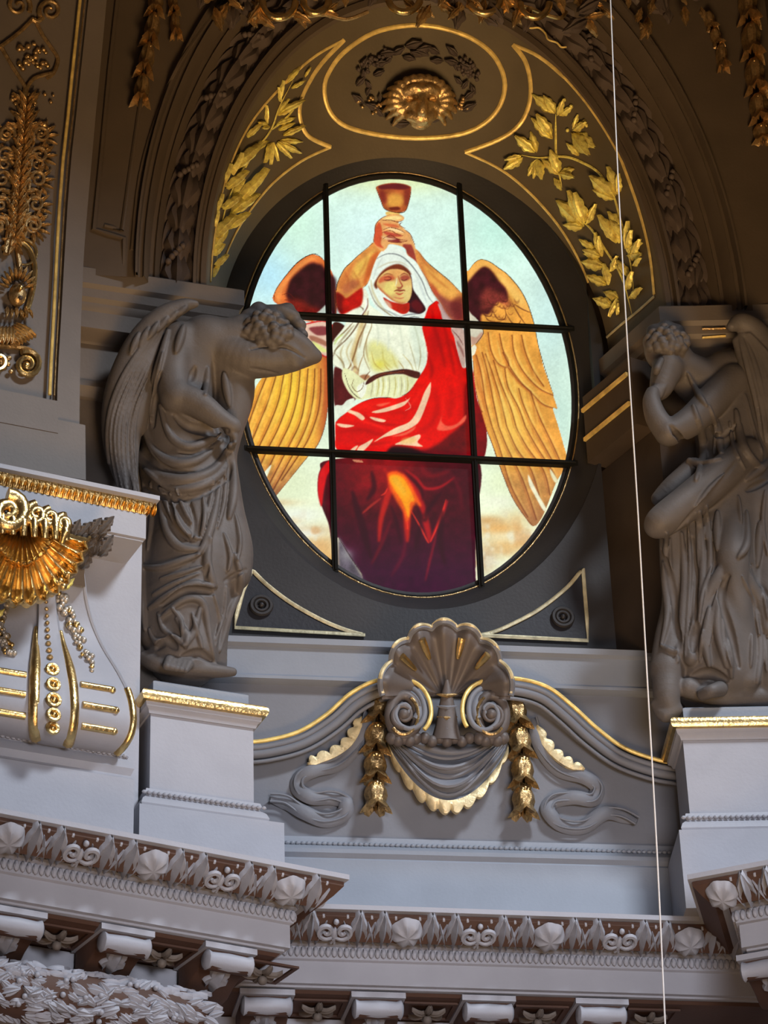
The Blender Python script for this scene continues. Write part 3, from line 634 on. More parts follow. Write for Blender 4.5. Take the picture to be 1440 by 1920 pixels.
for p in (((803, 38), (800, 80), (785, 125), (768, 170), (748, 205), (705, 232), (650, 252), (610, 262), (568, 282), (612, 250), (660, 222), (712, 200), (740, 165), (760, 120), (775, 80), (795, 45)), ((552, 178), (580, 182), (618, 192), (606, 200), (570, 192)), ((450, 140), (480, 152), (510, 162), (532, 182), (520, 192), (492, 172), (462, 158)),
          ((418, 205), (450, 208), (490, 214), (460, 222), (430, 218)), ((500, 320), (508, 300), (535, 285), (565, 268), (560, 282), (535, 310), (515, 324)), ((655, 290), (700, 270), (752, 250), (760, 262), (748, 282), (770, 300), (720, 296), (680, 292)), ((470, 318), (490, 300), (505, 296), (490, 318)), ((560, 158), (620, 140), (700, 112), (720, 95), (695, 130), (640, 152), (590, 162))):
    fill(c7(*p), LT, .95, .5, .12, k=4)
for p in (((640, 258), (700, 240), (740, 215), (730, 235), (690, 255)), ((835, 205), (850, 170), (846, 195), (870, 215), (910, 205), (945, 170), (942, 195), (900, 225), (860, 235), (828, 230)), ((580, 128), (640, 118), (600, 135))): fill(c7(*p), (240, 110, 84), .85, 1.0, .1, k=4)
fill(c7((690, 265), (740, 262), (735, 285), (680, 288)), (232, 190, 110), .6, 2)
line(c7((520, 118), (570, 102), (640, 98), (700, 85), (738, 48)), 1.6, INK, .8); line(c7((470, 148), (430, 180), (413, 200)), 1.6, INK, .8)
line(c6((122, 640), (120, 700), (150, 810), (166, 900), (152, 990)), 1.4, (235, 180, 160), .8); line(c6((128, 610), (150, 560), (235, 495)), 1.5, INK, .7)
line(c6((0, 1225), (40, 1290), (0, 1320)), 2, (245, 200, 180), .5)
# ---- brown shadow behind the sleeve
fill(c5((630, 985), (710, 1000), (690, 1060), (660, 1090), (640, 1200), (628, 1200)), (60, 22, 20), 1, .5); fill(c5((640, 1270), (700, 1290), (720, 1380), (800, 1440), (700, 1520), (640, 1500)), (84, 22, 26), 1, .8, .3)
fill(c7((410, 135), (440, 130), (460, 110), (490, 104), (470, 148), (430, 180), (412, 196)), (226, 232, 215), 1, .3)
# far left sleeve
fill(c5((455, 1000), (480, 985), (600, 985), (600, 1175), (560, 1178), (510, 1130), (468, 1090), (456, 1040)), (226, 190, 170), 1, .3)
for p, c in ((((480, 1010), (560, 1000), (600, 1010), (600, 1050), (540, 1060), (500, 1040)), (110, 30, 40)), (((480, 1060), (530, 1070), (590, 1100), (595, 1130), (540, 1110), (490, 1090)), (150, 90, 70)), (((500, 1095), (560, 1130), (595, 1160), (560, 1165), (515, 1125)), (212, 226, 130))): fill(c5(*p), c, .8, 1)
# ---- white tunic
WH = (236, 238, 216)
mT = fill(c5((800, 760), (835, 755), (860, 800), (868, 860), (930, 905), (1000, 955), (1100, 968), (1200, 958), (1206, 1020), (1225, 1110), (1230, 1200), (1195, 1292), (1100, 1275), (1000, 1288), (920, 1310), (870, 1345), (835, 1400), (780, 1405), (725, 1380), (700, 1320), (690, 1280), (635, 1250), (632, 1190), (632, 1100), (700, 1010), (715, 960), (665, 945), (730, 910), (800, 870), (822, 820)), WH, 1, .3, .1, k=4, keep=True)
fill(c5((870, 1100), (960, 1120), (1060, 1240), (1000, 1280), (900, 1290), (850, 1200)), (222, 216, 130), .75, 5, clip=mT); blob(712, 683, 12, 10, (222, 208, 70), .6)
fill(c5((1120, 1000), (1200, 1000), (1230, 1150), (1200, 1280), (1160, 1200)), (216, 226, 208), .8, 4, clip=mT)
fill(c5((850, 900), (830, 1000), (800, 1090), (780, 1200), (800, 1330), (770, 1330), (740, 1200), (780, 1060), (810, 960)), (208, 178, 120), .8, 2, clip=mT)
fill(c5((790, 1330), (830, 1310), (870, 1320), (850, 1360), (820, 1380), (800, 1360)), (150, 84, 50), .8, 1.2, clip=mT); fill(c5((740, 1330), (790, 1290), (760, 1380), (730, 1370)), (206, 160, 130), .8, 1.2, clip=mT)
for q, wd, c in ((((800, 870), (830, 900), (800, 970), (740, 1060), (640, 1160)), 3, (90, 60, 40)), (((790, 930), (740, 1000), (680, 1060), (635, 1100)), 2.5, (120, 90, 60)), (((860, 900), (840, 990), (800, 1080), (770, 1180), (740, 1260), (700, 1300)), 3.2, (120, 80, 46)), (((875, 960), (880, 1000), (850, 1080), (830, 1180), (870, 1290)), 2, (140, 110, 70)),
     (((855, 820), (850, 880), (810, 940)), 3, (110, 60, 50)), (((690, 1100), (650, 1150), (636, 1190)), 2.4, (110, 90, 60)), (((700, 1050), (660, 1080), (640, 1120)), 4, (200, 220, 140)), (((830, 1180), (800, 1260), (790, 1330)), 2, (150, 110, 60)), (((880, 1160), (900, 1240), (960, 1290)), 1.6, (180, 150, 80)),
     (((1120, 1100), (1150, 1200), (1170, 1290)), 1.4, (160, 150, 110)), (((1190, 1120), (1195, 1200), (1180, 1285)), 1.6, (150, 130, 90)), (((1080, 1180), (1130, 1240), (1150, 1290)), 1.4, (170, 140, 70)), (((1050, 1220), (1080, 1260), (1090, 1285)), 1.5, (150, 110, 50)), (((960, 1240), (980, 1270), (1000, 1285)), 1.4, (170, 130, 60)), (((870, 1290), (840, 1330), (840, 1380)), 2.2, (90, 50, 30)), (((640, 1170), (700, 1240), (700, 1290)), 1.6, (120, 90, 60)), (((730, 1190), (760, 1260), (735, 1330)), 3, (240, 244, 230)), (((800, 780), (850, 850), (800, 940), (720, 1000)), 3, (244, 246, 240))):
    line(c5(*q), wd, c, .8, .5, mT)
line(c5((635, 1250), (690, 1282), (705, 1330), (728, 1382), (780, 1406), (835, 1400)), 1.4, INK, .8)
for pts, c in ((((905, 960), (925, 1050), (915, 1130)), (200, 206, 186)), (((980, 985), (990, 1080), (985, 1160)), (208, 214, 196)), (((1060, 985), (1075, 1090), (1090, 1190)), (204, 210, 190)), (((1150, 980), (1180, 1080), (1190, 1180)), (184, 190, 166)), (((950, 1150), (960, 1220), (1010, 1270)), (190, 176, 96)), (((1010, 1180), (1030, 1240), (1050, 1275)), (196, 184, 110)),
    (((700, 1120), (680, 1180), (700, 1240)), (170, 150, 104)), (((760, 1080), (720, 1160), (740, 1230)), (182, 160, 112)), (((830, 1000), (815, 1080), (800, 1140)), (150, 116, 76)), (((850, 1080), (845, 1150), (862, 1230)), (168, 140, 90)), (((660, 1190), (690, 1230), (705, 1280)), (150, 130, 90)), (((745, 1300), (770, 1260), (800, 1290)), (120, 76, 50)), (((690, 1010), (660, 1050), (636, 1080)), (100, 76, 50)), (((770, 990), (720, 1050), (660, 1120)), (128, 100, 66))):
    line(c5(*pts), 3.0, c, .7, .8, mT)
# skirt piece under the belt
mS = fill(c7((535, 28), (560, 15), (650, 5), (745, 8), (735, 45), (700, 82), (660, 100), (600, 95), (540, 104), (512, 108), (490, 100), (462, 70), (440, 20), (445, -20), (480, -10), (520, 20)), (226, 226, 180), 1, .3, .12, keep=True)
for x in (560, 585, 605, 630, 655, 680, 705): line(c7((x, 12), (x+4, 50), (x-4, 96)), 1.8, (170, 150, 70) if x % 2 else (150, 140, 110), .7, .5, mS)
for x in (572, 596, 618, 668, 692): line(c7((x, 14), (x+3, 50), (x-2, 90)), 2.2, (244, 246, 226), .8, .6, mS)
fill(c7((500, 60), (520, 40), (540, 35), (535, 80), (515, 100)), (236, 236, 220), 1, .5); line(c7((450, 0), (470, 60), (500, 95), (520, 104)), 1.6, INK, .8); line(c7((490, 20), (480, 50), (500, 75), (522, 60), (530, 30)), 1.8, (110, 80, 50), .8)
fill(c5((862, 1335), (920, 1305), (1000, 1288), (1090, 1275), (1150, 1285), (1192, 1300), (1180, 1335), (1130, 1325), (1080, 1308), (1000, 1312), (930, 1330), (870, 1365), (840, 1375)), (74, 30, 26), 1, .4, .4)
line(c5((900, 1325), (960, 1305), (1030, 1298), (1090, 1290)), 1.4, (150, 80, 50), .7)
# ---- right shoulder sleeve by the bar
fill(c6((245, 515), (300, 560), (380, 620), (455, 640), (455, 690), (300, 660), (265, 580)), (196, 170, 166), 1, .5, .15); fill(c6((345, 705), (440, 715), (450, 980), (425, 980), (400, 900), (380, 800)), (190, 160, 150), 1, .5, .15)
line(c6((350, 715), (400, 770), (435, 830)), 2, (110, 60, 60), .8); line(c6((385, 800), (420, 860), (440, 920)), 4, (120, 70, 66), .7, .8)
# ---- arms
SK = (214, 140, 76)
aL = fill(c5((893, 462), (860, 492), (800, 540), (745, 592), (705, 632), (665, 712), (650, 790), (652, 860), (672, 900), (692, 922), (760, 890), (812, 860), (825, 800), (822, 755), (850, 730), (880, 680), (905, 600), (925, 560), (950, 515)), SK, 1, .3, .2, k=4)
fill(c5((652, 790), (690, 800), (720, 820), (790, 770), (822, 760), (815, 860), (760, 892), (692, 924), (664, 890)), (176, 22, 18), 1, 1.5, .3, clip=aL); fill(c5((650, 780), (700, 815), (690, 860), (700, 920), (660, 890)), (90, 14, 18), .7, 2, clip=aL)
fill(c5((780, 600), (850, 550), (900, 500), (880, 560), (840, 640), (780, 700), (760, 660)), (236, 196, 96), .75, 3, clip=aL); fill(c5((870, 560), (930, 520), (900, 620), (860, 700), (830, 740), (840, 660)), (190, 84, 40), .7, 2, clip=aL); fill(c5((670, 720), (720, 640), (770, 590), (740, 660), (690, 770)), (200, 110, 60), .6, 2, clip=aL)
fill(c5((700, 740), (760, 700), (800, 720), (760, 770), (700, 790)), (150, 70, 60), .5, 3, clip=aL)
line(c5((893, 462), (800, 540), (745, 592), (705, 632), (665, 712), (650, 790), (655, 860), (692, 922)), 1.5, INK, .9); line(c5((822, 755), (850, 730), (885, 670), (908, 600), (950, 515)), 1.3, (120, 40, 20), .8)
aR = fill(c6((62, 100), (105, 130), (150, 190), (200, 238), (270, 295), (330, 345), (375, 390), (415, 430), (455, 470), (455, 640), (400, 655), (350, 635), (310, 590), (265, 515), (225, 462), (190, 400), (160, 330), (110, 250), (80, 200), (50, 150)), SK, 1, .3, .2, k=4)
fill(c6((200, 400), (260, 450), (340, 500), (415, 510), (430, 600), (390, 655), (340, 630), (280, 550)), (130, 60, 60), .85, 3, .3, clip=aR); fill(c6((340, 500), (455, 470), (455, 650), (400, 650), (350, 580)), (90, 24, 30), .7, 4, clip=aR)
fill(c6((150, 220), (230, 280), (320, 350), (390, 430), (340, 470), (250, 420), (180, 330)), (234, 176, 90), .7, 3, clip=aR); fill(c6((180, 360), (230, 400), (250, 460), (210, 440)), (176, 60, 44), .6, 2, clip=aR)
line(c6((90, 120), (150, 190), (200, 238), (270, 295), (330, 345), (375, 390), (415, 435)), 1.5, INK, .9); line(c6((100, 240), (160, 330), (190, 400), (230, 465)), 1.3, (120, 40, 20), .8)
for A_, Q in ((aL, (((700, 640), (730, 700), (720, 760)), ((850, 560), (830, 620), (790, 680)), ((900, 540), (880, 620), (850, 690)), ((760, 640), (790, 700), (800, 740)))), (aR, (((1180, 520), (1230, 600), (1290, 660)), ((1240, 640), (1300, 700), (1380, 760)), ((1190, 600), (1220, 670), (1250, 740))))):
    for q in Q: line(c5(*q), 4, (168, 82, 44), .45, 1.6, A_)
# ---- veil
mV = fill(c5((985, 478), (1030, 482), (1075, 505), (1130, 560), (1185, 620), (1225, 700), (1262, 780), (1290, 832), (1250, 870), (1235, 905), (1205, 960), (1100, 966), (1000, 955), (930, 905), (880, 830), (855, 740), (870, 690), (890, 620), (915, 560), (945, 515)), (230, 238, 228), 1, .3, .06, k=4, keep=True)
for q, wd, c in ((((905, 570), (980, 535), (1060, 545), (1130, 600), (1200, 700), (1240, 800), (1275, 850)), 1.8, (60, 60, 70)), (((900, 640), (930, 620), (1000, 590), (1070, 590), (1120, 620)), 3, (206, 200, 176)), (((875, 700), (890, 780), (940, 870), (1000, 930)), 5, (206, 196, 160)), (((860, 740), (900, 840), (960, 900), (1040, 950)), 2, (120, 100, 80)), (((1180, 700), (1210, 780), (1235, 850)), 4, (206, 216, 214)),
                 (((1150, 640), (1190, 730), (1220, 820)), 5, (214, 222, 216)), (((950, 560), (920, 610), (890, 700)), 4, (208, 214, 206)), (((940, 880), (1010, 915), (1060, 950)), 2.4, (150, 150, 150)), (((1060, 940), (1120, 925), (1195, 920)), 2.4, (120, 120, 130)), (((980, 900), (1050, 930), (1100, 965)), 2, (170, 176, 176)), (((1100, 950), (1150, 940), (1190, 945)), 2, (90, 90, 100))):
    line(c5(*q), wd, c, .8, .5, mV)
# hair, neck, face
fill(c5((1105, 645), (1135, 680), (1148, 760), (1180, 810), (1222, 872), (1225, 900), (1190, 920), (1140, 912), (1118, 900), (1110, 840)), (46, 14, 26), 1, .6, .4); fill(c5((1130, 860), (1170, 830), (1210, 880), (1180, 912)), (110, 20, 30), .7, 2)
fill(c5((895, 735), (915, 690), (950, 645), (1000, 612), (1055, 600), (1105, 625), (1135, 665), (1110, 670), (1040, 640), (980, 650), (930, 700), (915, 760)), (112, 50, 30), 1, .8, .3)
fill(c5((955, 815), (1010, 842), (1080, 855), (1122, 850), (1118, 905), (1080, 922), (1030, 900), (990, 872)), (178, 36, 24), 1, .6, .3); fill(c5((960, 830), (1000, 850), (1010, 890), (985, 870)), (226, 190, 160), .8, 1.5)
mF = fill(c5((920, 700), (945, 668), (985, 640), (1030, 632), (1080, 640), (1118, 665), (1135, 700), (1140, 750), (1135, 800), (1118, 838), (1085, 855), (1050, 850), (1010, 832), (970, 800), (930, 762), (914, 735)), (216, 176, 112), 1, .4, .1, keep=True)
fill(c5((975, 720), (1030, 715), (1035, 780), (1000, 800), (960, 770)), (232, 220, 130), .7, 2, clip=mF); fill(c5((1070, 760), (1130, 740), (1135, 800), (1100, 840), (1070, 800)), (232, 214, 140), .6, 2.5, clip=mF)
fill(c5((990, 640), (1060, 636), (1110, 665), (1060, 670), (1050, 700), (1000, 670)), (228, 160, 96), .7, 2, clip=mF); fill(c5((925, 700), (960, 675), (1010, 672), (1030, 690), (1015, 705), (960, 712), (930, 725)), (196, 88, 60), .85, 1.4, clip=mF); fill(c5((1062, 690), (1080, 672), (1115, 672), (1130, 690), (1110, 705), (1075, 705)), (150, 60, 50), .85, 1.4, clip=mF)
fill(c5((915, 735), (940, 760), (1000, 815), (1050, 845), (1100, 850), (1050, 862), (980, 830), (925, 780)), (176, 80, 56), .8, 1.6, clip=mF)
for q, wd, c in ((((960, 690), (985, 682), (1005, 690), (1000, 700), (975, 702)), 1.8, (120, 40, 36)), (((960, 700), (985, 706), (1008, 698)), 1.6, (80, 24, 30)), (((1070, 700), (1090, 706), (1112, 696)), 1.8, (80, 20, 30)), (((955, 672), (985, 662), (1020, 672)), 1.6, (130, 60, 40)), (((1062, 675), (1090, 660), (1118, 672)), 1.6, (120, 46, 40)),
                 (((1050, 675), (1062, 710), (1078, 742), (1060, 752), (1040, 748)), 2.2, (150, 50, 44)), (((1042, 690), (1040, 720), (1032, 742)), 2.4, (240, 232, 190)), (((1024, 775), (1045, 768), (1062, 772), (1088, 768), (1095, 775)), 2.6, (110, 16, 20)), (((1035, 785), (1060, 795), (1085, 785)), 2.4, (176, 60, 50)), (((1020, 812), (1060, 822), (1090, 815)), 2.4, (190, 110, 80)), (((1045, 755), (1060, 760), (1075, 755)), 1.6, (110, 30, 30))):
    line(c5(*q), wd, c, .9, .4, mF)
# ---- hands and chalice
fill(c5((975, 265), (1055, 262), (1052, 290), (985, 292)), (232, 190, 110), 1, .4, .2)
mH = fill(c5((893, 462), (900, 400), (905, 345), (940, 310), (985, 285), (1040, 278), (1078, 290), (1090, 308), (1075, 322), (1050, 330), (1085, 370), (1125, 405), (1140, 440), (1160, 490), (1165, 560), (1180, 600), (1150, 570), (1110, 540), (1090, 495), (1000, 472), (975, 500), (945, 518)), (226, 164, 104), 1, .3, .2, k=4, keep=True)
for p, c in ((((900, 380), (930, 330), (950, 400), (940, 470), (960, 500), (900, 470)), (196, 70, 44)), (((985, 420), (1060, 440), (1110, 440), (1100, 460), (1040, 462), (985, 450)), (100, 20, 34)), (((1080, 480), (1130, 470), (1160, 540), (1170, 600), (1120, 550)), (136, 44, 44)), (((960, 390), (1020, 400), (1080, 420), (1020, 425), (970, 410)), (170, 60, 50)), (((950, 340), (1030, 345), (1060, 365), (1000, 362)), (206, 100, 64)),
             (((970, 365), (1040, 372), (1090, 400), (1030, 392)), (246, 214, 160)), (((950, 305), (1040, 290), (1080, 305), (1010, 320)), (246, 222, 150)), (((940, 420), (990, 430), (1040, 440), (980, 445)), (240, 200, 150)), (((1060, 440), (1130, 430), (1140, 470), (1090, 470)), (230, 170, 110))):
    fill(c5(*p), c, .85, .8, .15, clip=mH)
for q in (((893, 462), (900, 400), (908, 345), (945, 305), (1000, 282)), ((940, 320), (1000, 318), (1050, 330), (1085, 318)), ((955, 380), (1000, 365), (1060, 380), (1095, 400)), ((945, 400), (1000, 385), (1040, 405), (1085, 420)), ((950, 440), (1000, 415), (1050, 440), (1110, 450)), ((1095, 380), (1130, 410), (1160, 480)), ((1078, 330), (1060, 350), (1100, 372)), ((985, 455), (1040, 462), (1110, 452))):
    line(c5(*q), 1.5, (100, 30, 20), .85, .2)
mC = fill(c5((908, 108), (935, 92), (980, 82), (1030, 79), (1090, 86), (1128, 100), (1135, 115), (1128, 170), (1112, 235), (1098, 258), (1060, 270), (1010, 264), (962, 244), (938, 190), (918, 140)), (168, 84, 46), 1, .3, .25, k=4, keep=True)
fill(c5((925, 100), (1000, 84), (1080, 86), (1128, 108), (1090, 122), (1000, 118), (940, 120)), (92, 26, 34), .9, 1, clip=mC); fill(c5((1000, 150), (1060, 150), (1090, 190), (1060, 235), (1000, 235), (970, 200)), (222, 160, 76), .9, 4, clip=mC); fill(c5((925, 130), (960, 130), (980, 200), (950, 210)), (110, 30, 34), .7, 3, clip=mC); fill(c5((1095, 120), (1132, 120), (1110, 220), (1090, 200)), (120, 40, 36), .7, 2, clip=mC)
fill(c5((995, 238), (1050, 232), (1065, 248), (1030, 256), (1000, 252)), (96, 30, 24), .9, .8, clip=mC); line(c5((908, 108), (938, 190), (962, 244), (1010, 264), (1060, 270), (1098, 258), (1128, 170), (1135, 115)), 1.4, INK, .8)
# grain of the painted glass: stippled enamel, faint vertical brush marks, darker edges of the panes
br_ = vnoise(H_, W_, 3.2, 31)*.5+vnoise(H_, W_, 7, 32)*.5
IMG *= (1+.10*(br_[..., None]-.5)+.07*(NZ[..., None]-.5))
LUM = IMG.mean(-1, keepdims=True); IMG = LUM+(IMG-LUM)*1.06
IMG = np.where(IMG < .5, IMG*(.90+.2*IMG), IMG)
IMG = np.clip(IMG*np.array([.985, 1.0, .985], np.float32), 0, 1)
LIN = np.where(IMG <= .04045, IMG/12.92, ((IMG+.055)/1.055)**2.4).astype(np.float32)

gm = bpy.data.materials.new('stained_glass_lit_from_outside'); gm.use_nodes = True; N = gm.node_tree.nodes; Lk = gm.node_tree.links; bs = N['Principled BSDF']
at = N.new('ShaderNodeAttribute'); at.attribute_name = 'glass'; bs.inputs['Base Color'].default_value = (.02, .02, .02, 1); bs.inputs['Roughness'].default_value = .35; bs.inputs['Specular IOR Level'].default_value = .02
Lk.new(at.outputs['Color'], bs.inputs['Emission Color']); bs.inputs['Emission Strength'].default_value = 1.06

window = thing('window_1', 'x', 'x', (GX, YG, GZ)); del window['label']; del window['category']; window['kind'] = 'structure'
vb = [P(605, 350, -.2), P(632, 1080, -.2), P(867, 370, -.2), P(893, 1080, -.2)]
vx = [(vb[0].x+vb[1].x)/2, (vb[2].x+vb[3].x)/2]
hz = [(P(620, 601, -.2).z+P(1055, 621, -.2).z)/2, (P(470, 848, -.2).z+P(1050, 873, -.2).z)/2]
DX = .0062
def pane(x0, x1, z0, z1):
    nx = int((x1-x0)/DX)+1; nz = int((z1-z0)/DX)+1
    X, Z = np.meshgrid(np.linspace(x0, x1, nx+1), np.linspace(z0, z1, nz+1))
    keep = (((X-GX)/(GA+.012))**2+((Z-GZ)/(GB_+.012))**2) < 1.0
    q = keep[:-1, :-1] & keep[1:, :-1] & keep[:-1, 1:] & keep[1:, 1:]
    idx = np.arange((nx+1)*(nz+1)).reshape(nz+1, nx+1)
    f = np.stack([idx[:-1, :-1][q], idx[:-1, 1:][q], idx[1:, 1:][q], idx[1:, :-1][q]], 1)
    used = np.unique(f); remap = -np.ones((nx+1)*(nz+1), int); remap[used] = np.arange(len(used)); f = remap[f]
    co = np.stack([X.ravel()[used], np.full(len(used), YG), Z.ravel()[used]], 1)
    # where each point of the painting lies
    d = co-np.array(CAM); dep = d @ np.array(FW); px = 720+FPX*(d @ np.array(RT))/dep; py = 960-FPX*(d @ np.array(UP))/dep
    u = np.clip((px-BX0)*RS-.5, 0, W_-1.01); v = np.clip((py-BY0)*RS-.5, 0, H_-1.01); ui = u.astype(int); vi = v.astype(int); fu = (u-ui)[:, None]; fv = (v-vi)[:, None]
    col = (LIN[vi, ui]*(1-fu)+LIN[vi, ui+1]*fu)*(1-fv)+(LIN[vi+1, ui]*(1-fu)+LIN[vi+1, ui+1]*fu)*fv
    me = bpy.data.meshes.new('pane'); me.vertices.add(len(co)); me.vertices.foreach_set('co', (co-np.array(origin(window))).astype(np.float32).ravel())
    n = len(f); me.loops.add(n*4); me.loops.foreach_set('vertex_index', f.astype(np.int32).ravel()); me.polygons.add(n)
    me.polygons.foreach_set('loop_start', (np.arange(n)*4).astype(np.int32)); me.update(calc_edges=True)
    ca = me.color_attributes.new('glass', 'FLOAT_COLOR', 'POINT'); ca.data.foreach_set('color', np.concatenate([col, np.ones((len(col), 1))], 1).astype(np.float32).ravel())
    me.materials.append(gm); o = bpy.data.objects.new('pane', me); COL.objects.link(o); o.parent = window; return o
xs = [GX-GA-.03, vx[0], vx[1], GX+GA+.03]; zs = [GZ-GB_-.03, hz[0] if hz[0] < hz[1] else hz[1], max(hz), GZ+GB_+.03]
for i in range(3):
    for j in range(3): pane(xs[i], xs[i+1], zs[j], zs[j+1])
def chord(v, vert):
    if vert: h = GB_*sqrt(max(0, 1-((v-GX)/GA)**2)); return GZ-h, GZ+h
    h = GA*sqrt(max(0, 1-((v-GZ)/GB_)**2)); return GX-h, GX+h
for x in vx:
    z0, z1 = chord(x, True); b = MB(); b.box((x, YG-.03, (z0+z1)/2), (1, 0, 0), (0, 0, 1), (0, 1, 0), .022, (z1-z0)/2+.05, .025); b.tube([(x, YG-.06, z0-.03), (x, YG-.06, z1+.03)], .009, 8); b.build('upright_bar', 'iron', window)
for z_ in hz:
    x0, x1 = chord(z_, False); b = MB(); b.box(((x0+x1)/2, YG-.035, z_), (1, 0, 0), (0, 0, 1), (0, 1, 0), (x1-x0)/2+.05, .023, .025); b.tube([(x0-.03, YG-.07, z_), (x1+.03, YG-.07, z_)], .012, 8); b.build('cross_bar', 'iron', window)
b = MB(); b.tube([(p[0], p[1], p[2]) for p in ring(-.012, .185)], .012, 6, closed=True); b.build('rim', 'iron', window)
b = MB(); b.tube([(p[0], p[1], p[2]) for p in ring(.004, .172)], .006, 6, closed=True); b.build('rim_bead', 'oldgold', window)
# ================================================================== CARVED AND GILDED ORNAMENT
def mesh_of(vf, name, m, smooth=True):
    b = MB(); b.add(*vf); return b.mesh(name, m, smooth)
def qhit(sf, p, lift=0.0):
    h = sf.hit(p[0], p[1], lift); return h
def put_leaf(sf, me, name, base, tip, parent, lift=.01, wide=1.0, tilt=0.0):
    "me is 1 long; fix it to the surface from base to tip"
    a, b_ = sf.hit(*base), sf.hit(*tip)
    if not a or not b_: return None
    y = b_[0]-a[0]; L = y.length
    if L < 1e-4 or L > 2: return None
    n = (a[1]+b_[1]).normalized()
    return inst(name, me, parent, basis(a[0]+n*lift, y+n*tilt*L, n, L, L*wide))
SOF = Surf([soffit]); PAN = Surf([panel]); ARV = Surf([archiv, spL, spR, impL, impR]); IMP = Surf([impL, impR])
# --- gold lines of the soffit
def gline(sf, name, pts, r, m, parent, closed=False, lift=.004, k=5): return surf_tube(sf, pts, r, lift, k, 6, closed).build(name, m, parent)
fl = thing('panel_border', 'gold outline around the left laurel panel of the arch soffit', 'gilt border', SOF.hit(560, 200)[0], 'gold outlines on the soffit')
gline(SOF, 'outer_line', [(645, 75), (600, 99), (560, 130), (520, 170), (482, 214), (452, 262), (425, 328), (408, 400), (398, 470), (394, 528)], .012, 'line', fl)
gline(SOF, 'inner_curve', [(645, 75), (602, 120), (574, 165), (562, 200), (565, 232), (580, 257), (620, 276)], .019, 'line', fl)
gline(SOF, 'lower_line', [(620, 276), (565, 302), (512, 343), (470, 393), (440, 440), (418, 490)], .011, 'line', fl)
fr_ = thing('panel_border', 'gold outline around the right laurel panel of the arch soffit', 'gilt border', SOF.hit(1060, 250)[0], 'gold outlines on the soffit')
gline(SOF, 'outer_line', [(962, 84), (1010, 106), (1060, 148), (1110, 208), (1155, 280), (1180, 340), (1203, 410), (1219, 480), (1227, 552)], .015, 'line', fr_)
gline(SOF, 'inner_curve', [(962, 84), (985, 115), (995, 158), (991, 200), (972, 236), (935, 262), (872, 286)], .019, 'line', fr_)
gline(SOF, 'lower_line', [(872, 286), (930, 313), (975, 345), (1022, 392), (1062, 445), (1098, 515), (1120, 590), (1134, 636)], .011, 'line', fr_)
gline(SOF, 'end_line', [(1134, 636), (1165, 609), (1197, 583), (1227, 556)], .014, 'paleline', fr_)
fm = thing('medallion_border', 'oval gold outline ringing the mask medallion', 'gilt border', SOF.hit(777, 160)[0], 'gold outlines on the soffit')
MO = [(608, 165), (614, 200), (632, 226), (665, 243), (730, 256), (800, 259), (870, 250), (915, 226), (940, 192), (946, 150), (926, 105), (884, 72), (825, 52), (765, 48), (700, 62), (645, 98), (617, 135)]
gline(SOF, 'oval_line', MO, .02, 'line', fm, True)
# --- laurel leaves
lf = mesh_of(leafvf(1, .46, 3, .10, .22, .05, 10, .30), 'laurel_leaf', 'leafgold')
def c3(*p): return [((960+a/3, b/3), (960+c/3, d/3)) for a, b, c, d in p]
def c2(*p): return [((480+a/3, b/3), (480+c/3, d/3)) for a, b, c, d in p]
def c1(*p): return [((a/3, b/3), (c/3, d/3)) for a, b, c, d in p]
RL = c3((245, 640, 120, 533), (250, 640, 190, 540), (262, 655, 312, 560), (268, 652, 345, 600), (234, 785, 122, 668), (230, 770, 155, 645), (345, 738, 375, 645), (348, 738, 432, 688), (345, 748, 468, 882), (352, 748, 470, 830), (382, 880, 320, 808),
    (136, 862, 30, 768), (140, 860, 108, 742), (65, 885, -40, 955), (60, 878, -35, 905), (148, 893, 92, 990), (150, 895, 128, 1008), (154, 897, 182, 1018), (265, 985, 172, 895), (268, 980, 228, 845), (272, 978, 375, 1003), (272, 972, 355, 950), (240, 1000, 290, 1075),
    (590, 1120, 480, 995), (596, 1095, 548, 940), (602, 1090, 620, 978), (590, 1122, 490, 1075), (408, 1275, 262, 1130), (410, 1268, 340, 1075), (415, 1262, 388, 1085), (420, 1262, 478, 1148), (404, 1280, 305, 1268), (602, 1372, 533, 1215), (606, 1370, 588, 1205), (648, 1402, 678, 1248), (655, 1402, 712, 1300), (655, 1405, 740, 1365), (503, 1425, 488, 1310), (508, 1425, 520, 1330), (650, 1440, 735, 1430), (500, 1440, 420, 1430)) + \
    [((1130, 482), (1103, 470)), ((1130, 482), (1118, 440)), ((1134, 500), (1098, 492)), ((1142, 535), (1112, 518)), ((1142, 535), (1135, 495)), ((1165, 432), (1148, 398)), ((1170, 445), (1156, 415)), ((1186, 482), (1175, 440)), ((1186, 482), (1208, 450)), ((1192, 500), (1214, 486)), ((1160, 560), (1136, 548)), ((1160, 560), (1150, 596)), ((1178, 545), (1200, 512)), ((1180, 560), (1206, 540)), ((1160, 592), (1166, 570)), ((1120, 470), (1096, 450)), ((1145, 510), (1160, 480)), ((1182, 520), (1166, 490)), ((1152, 575), (1126, 562))]
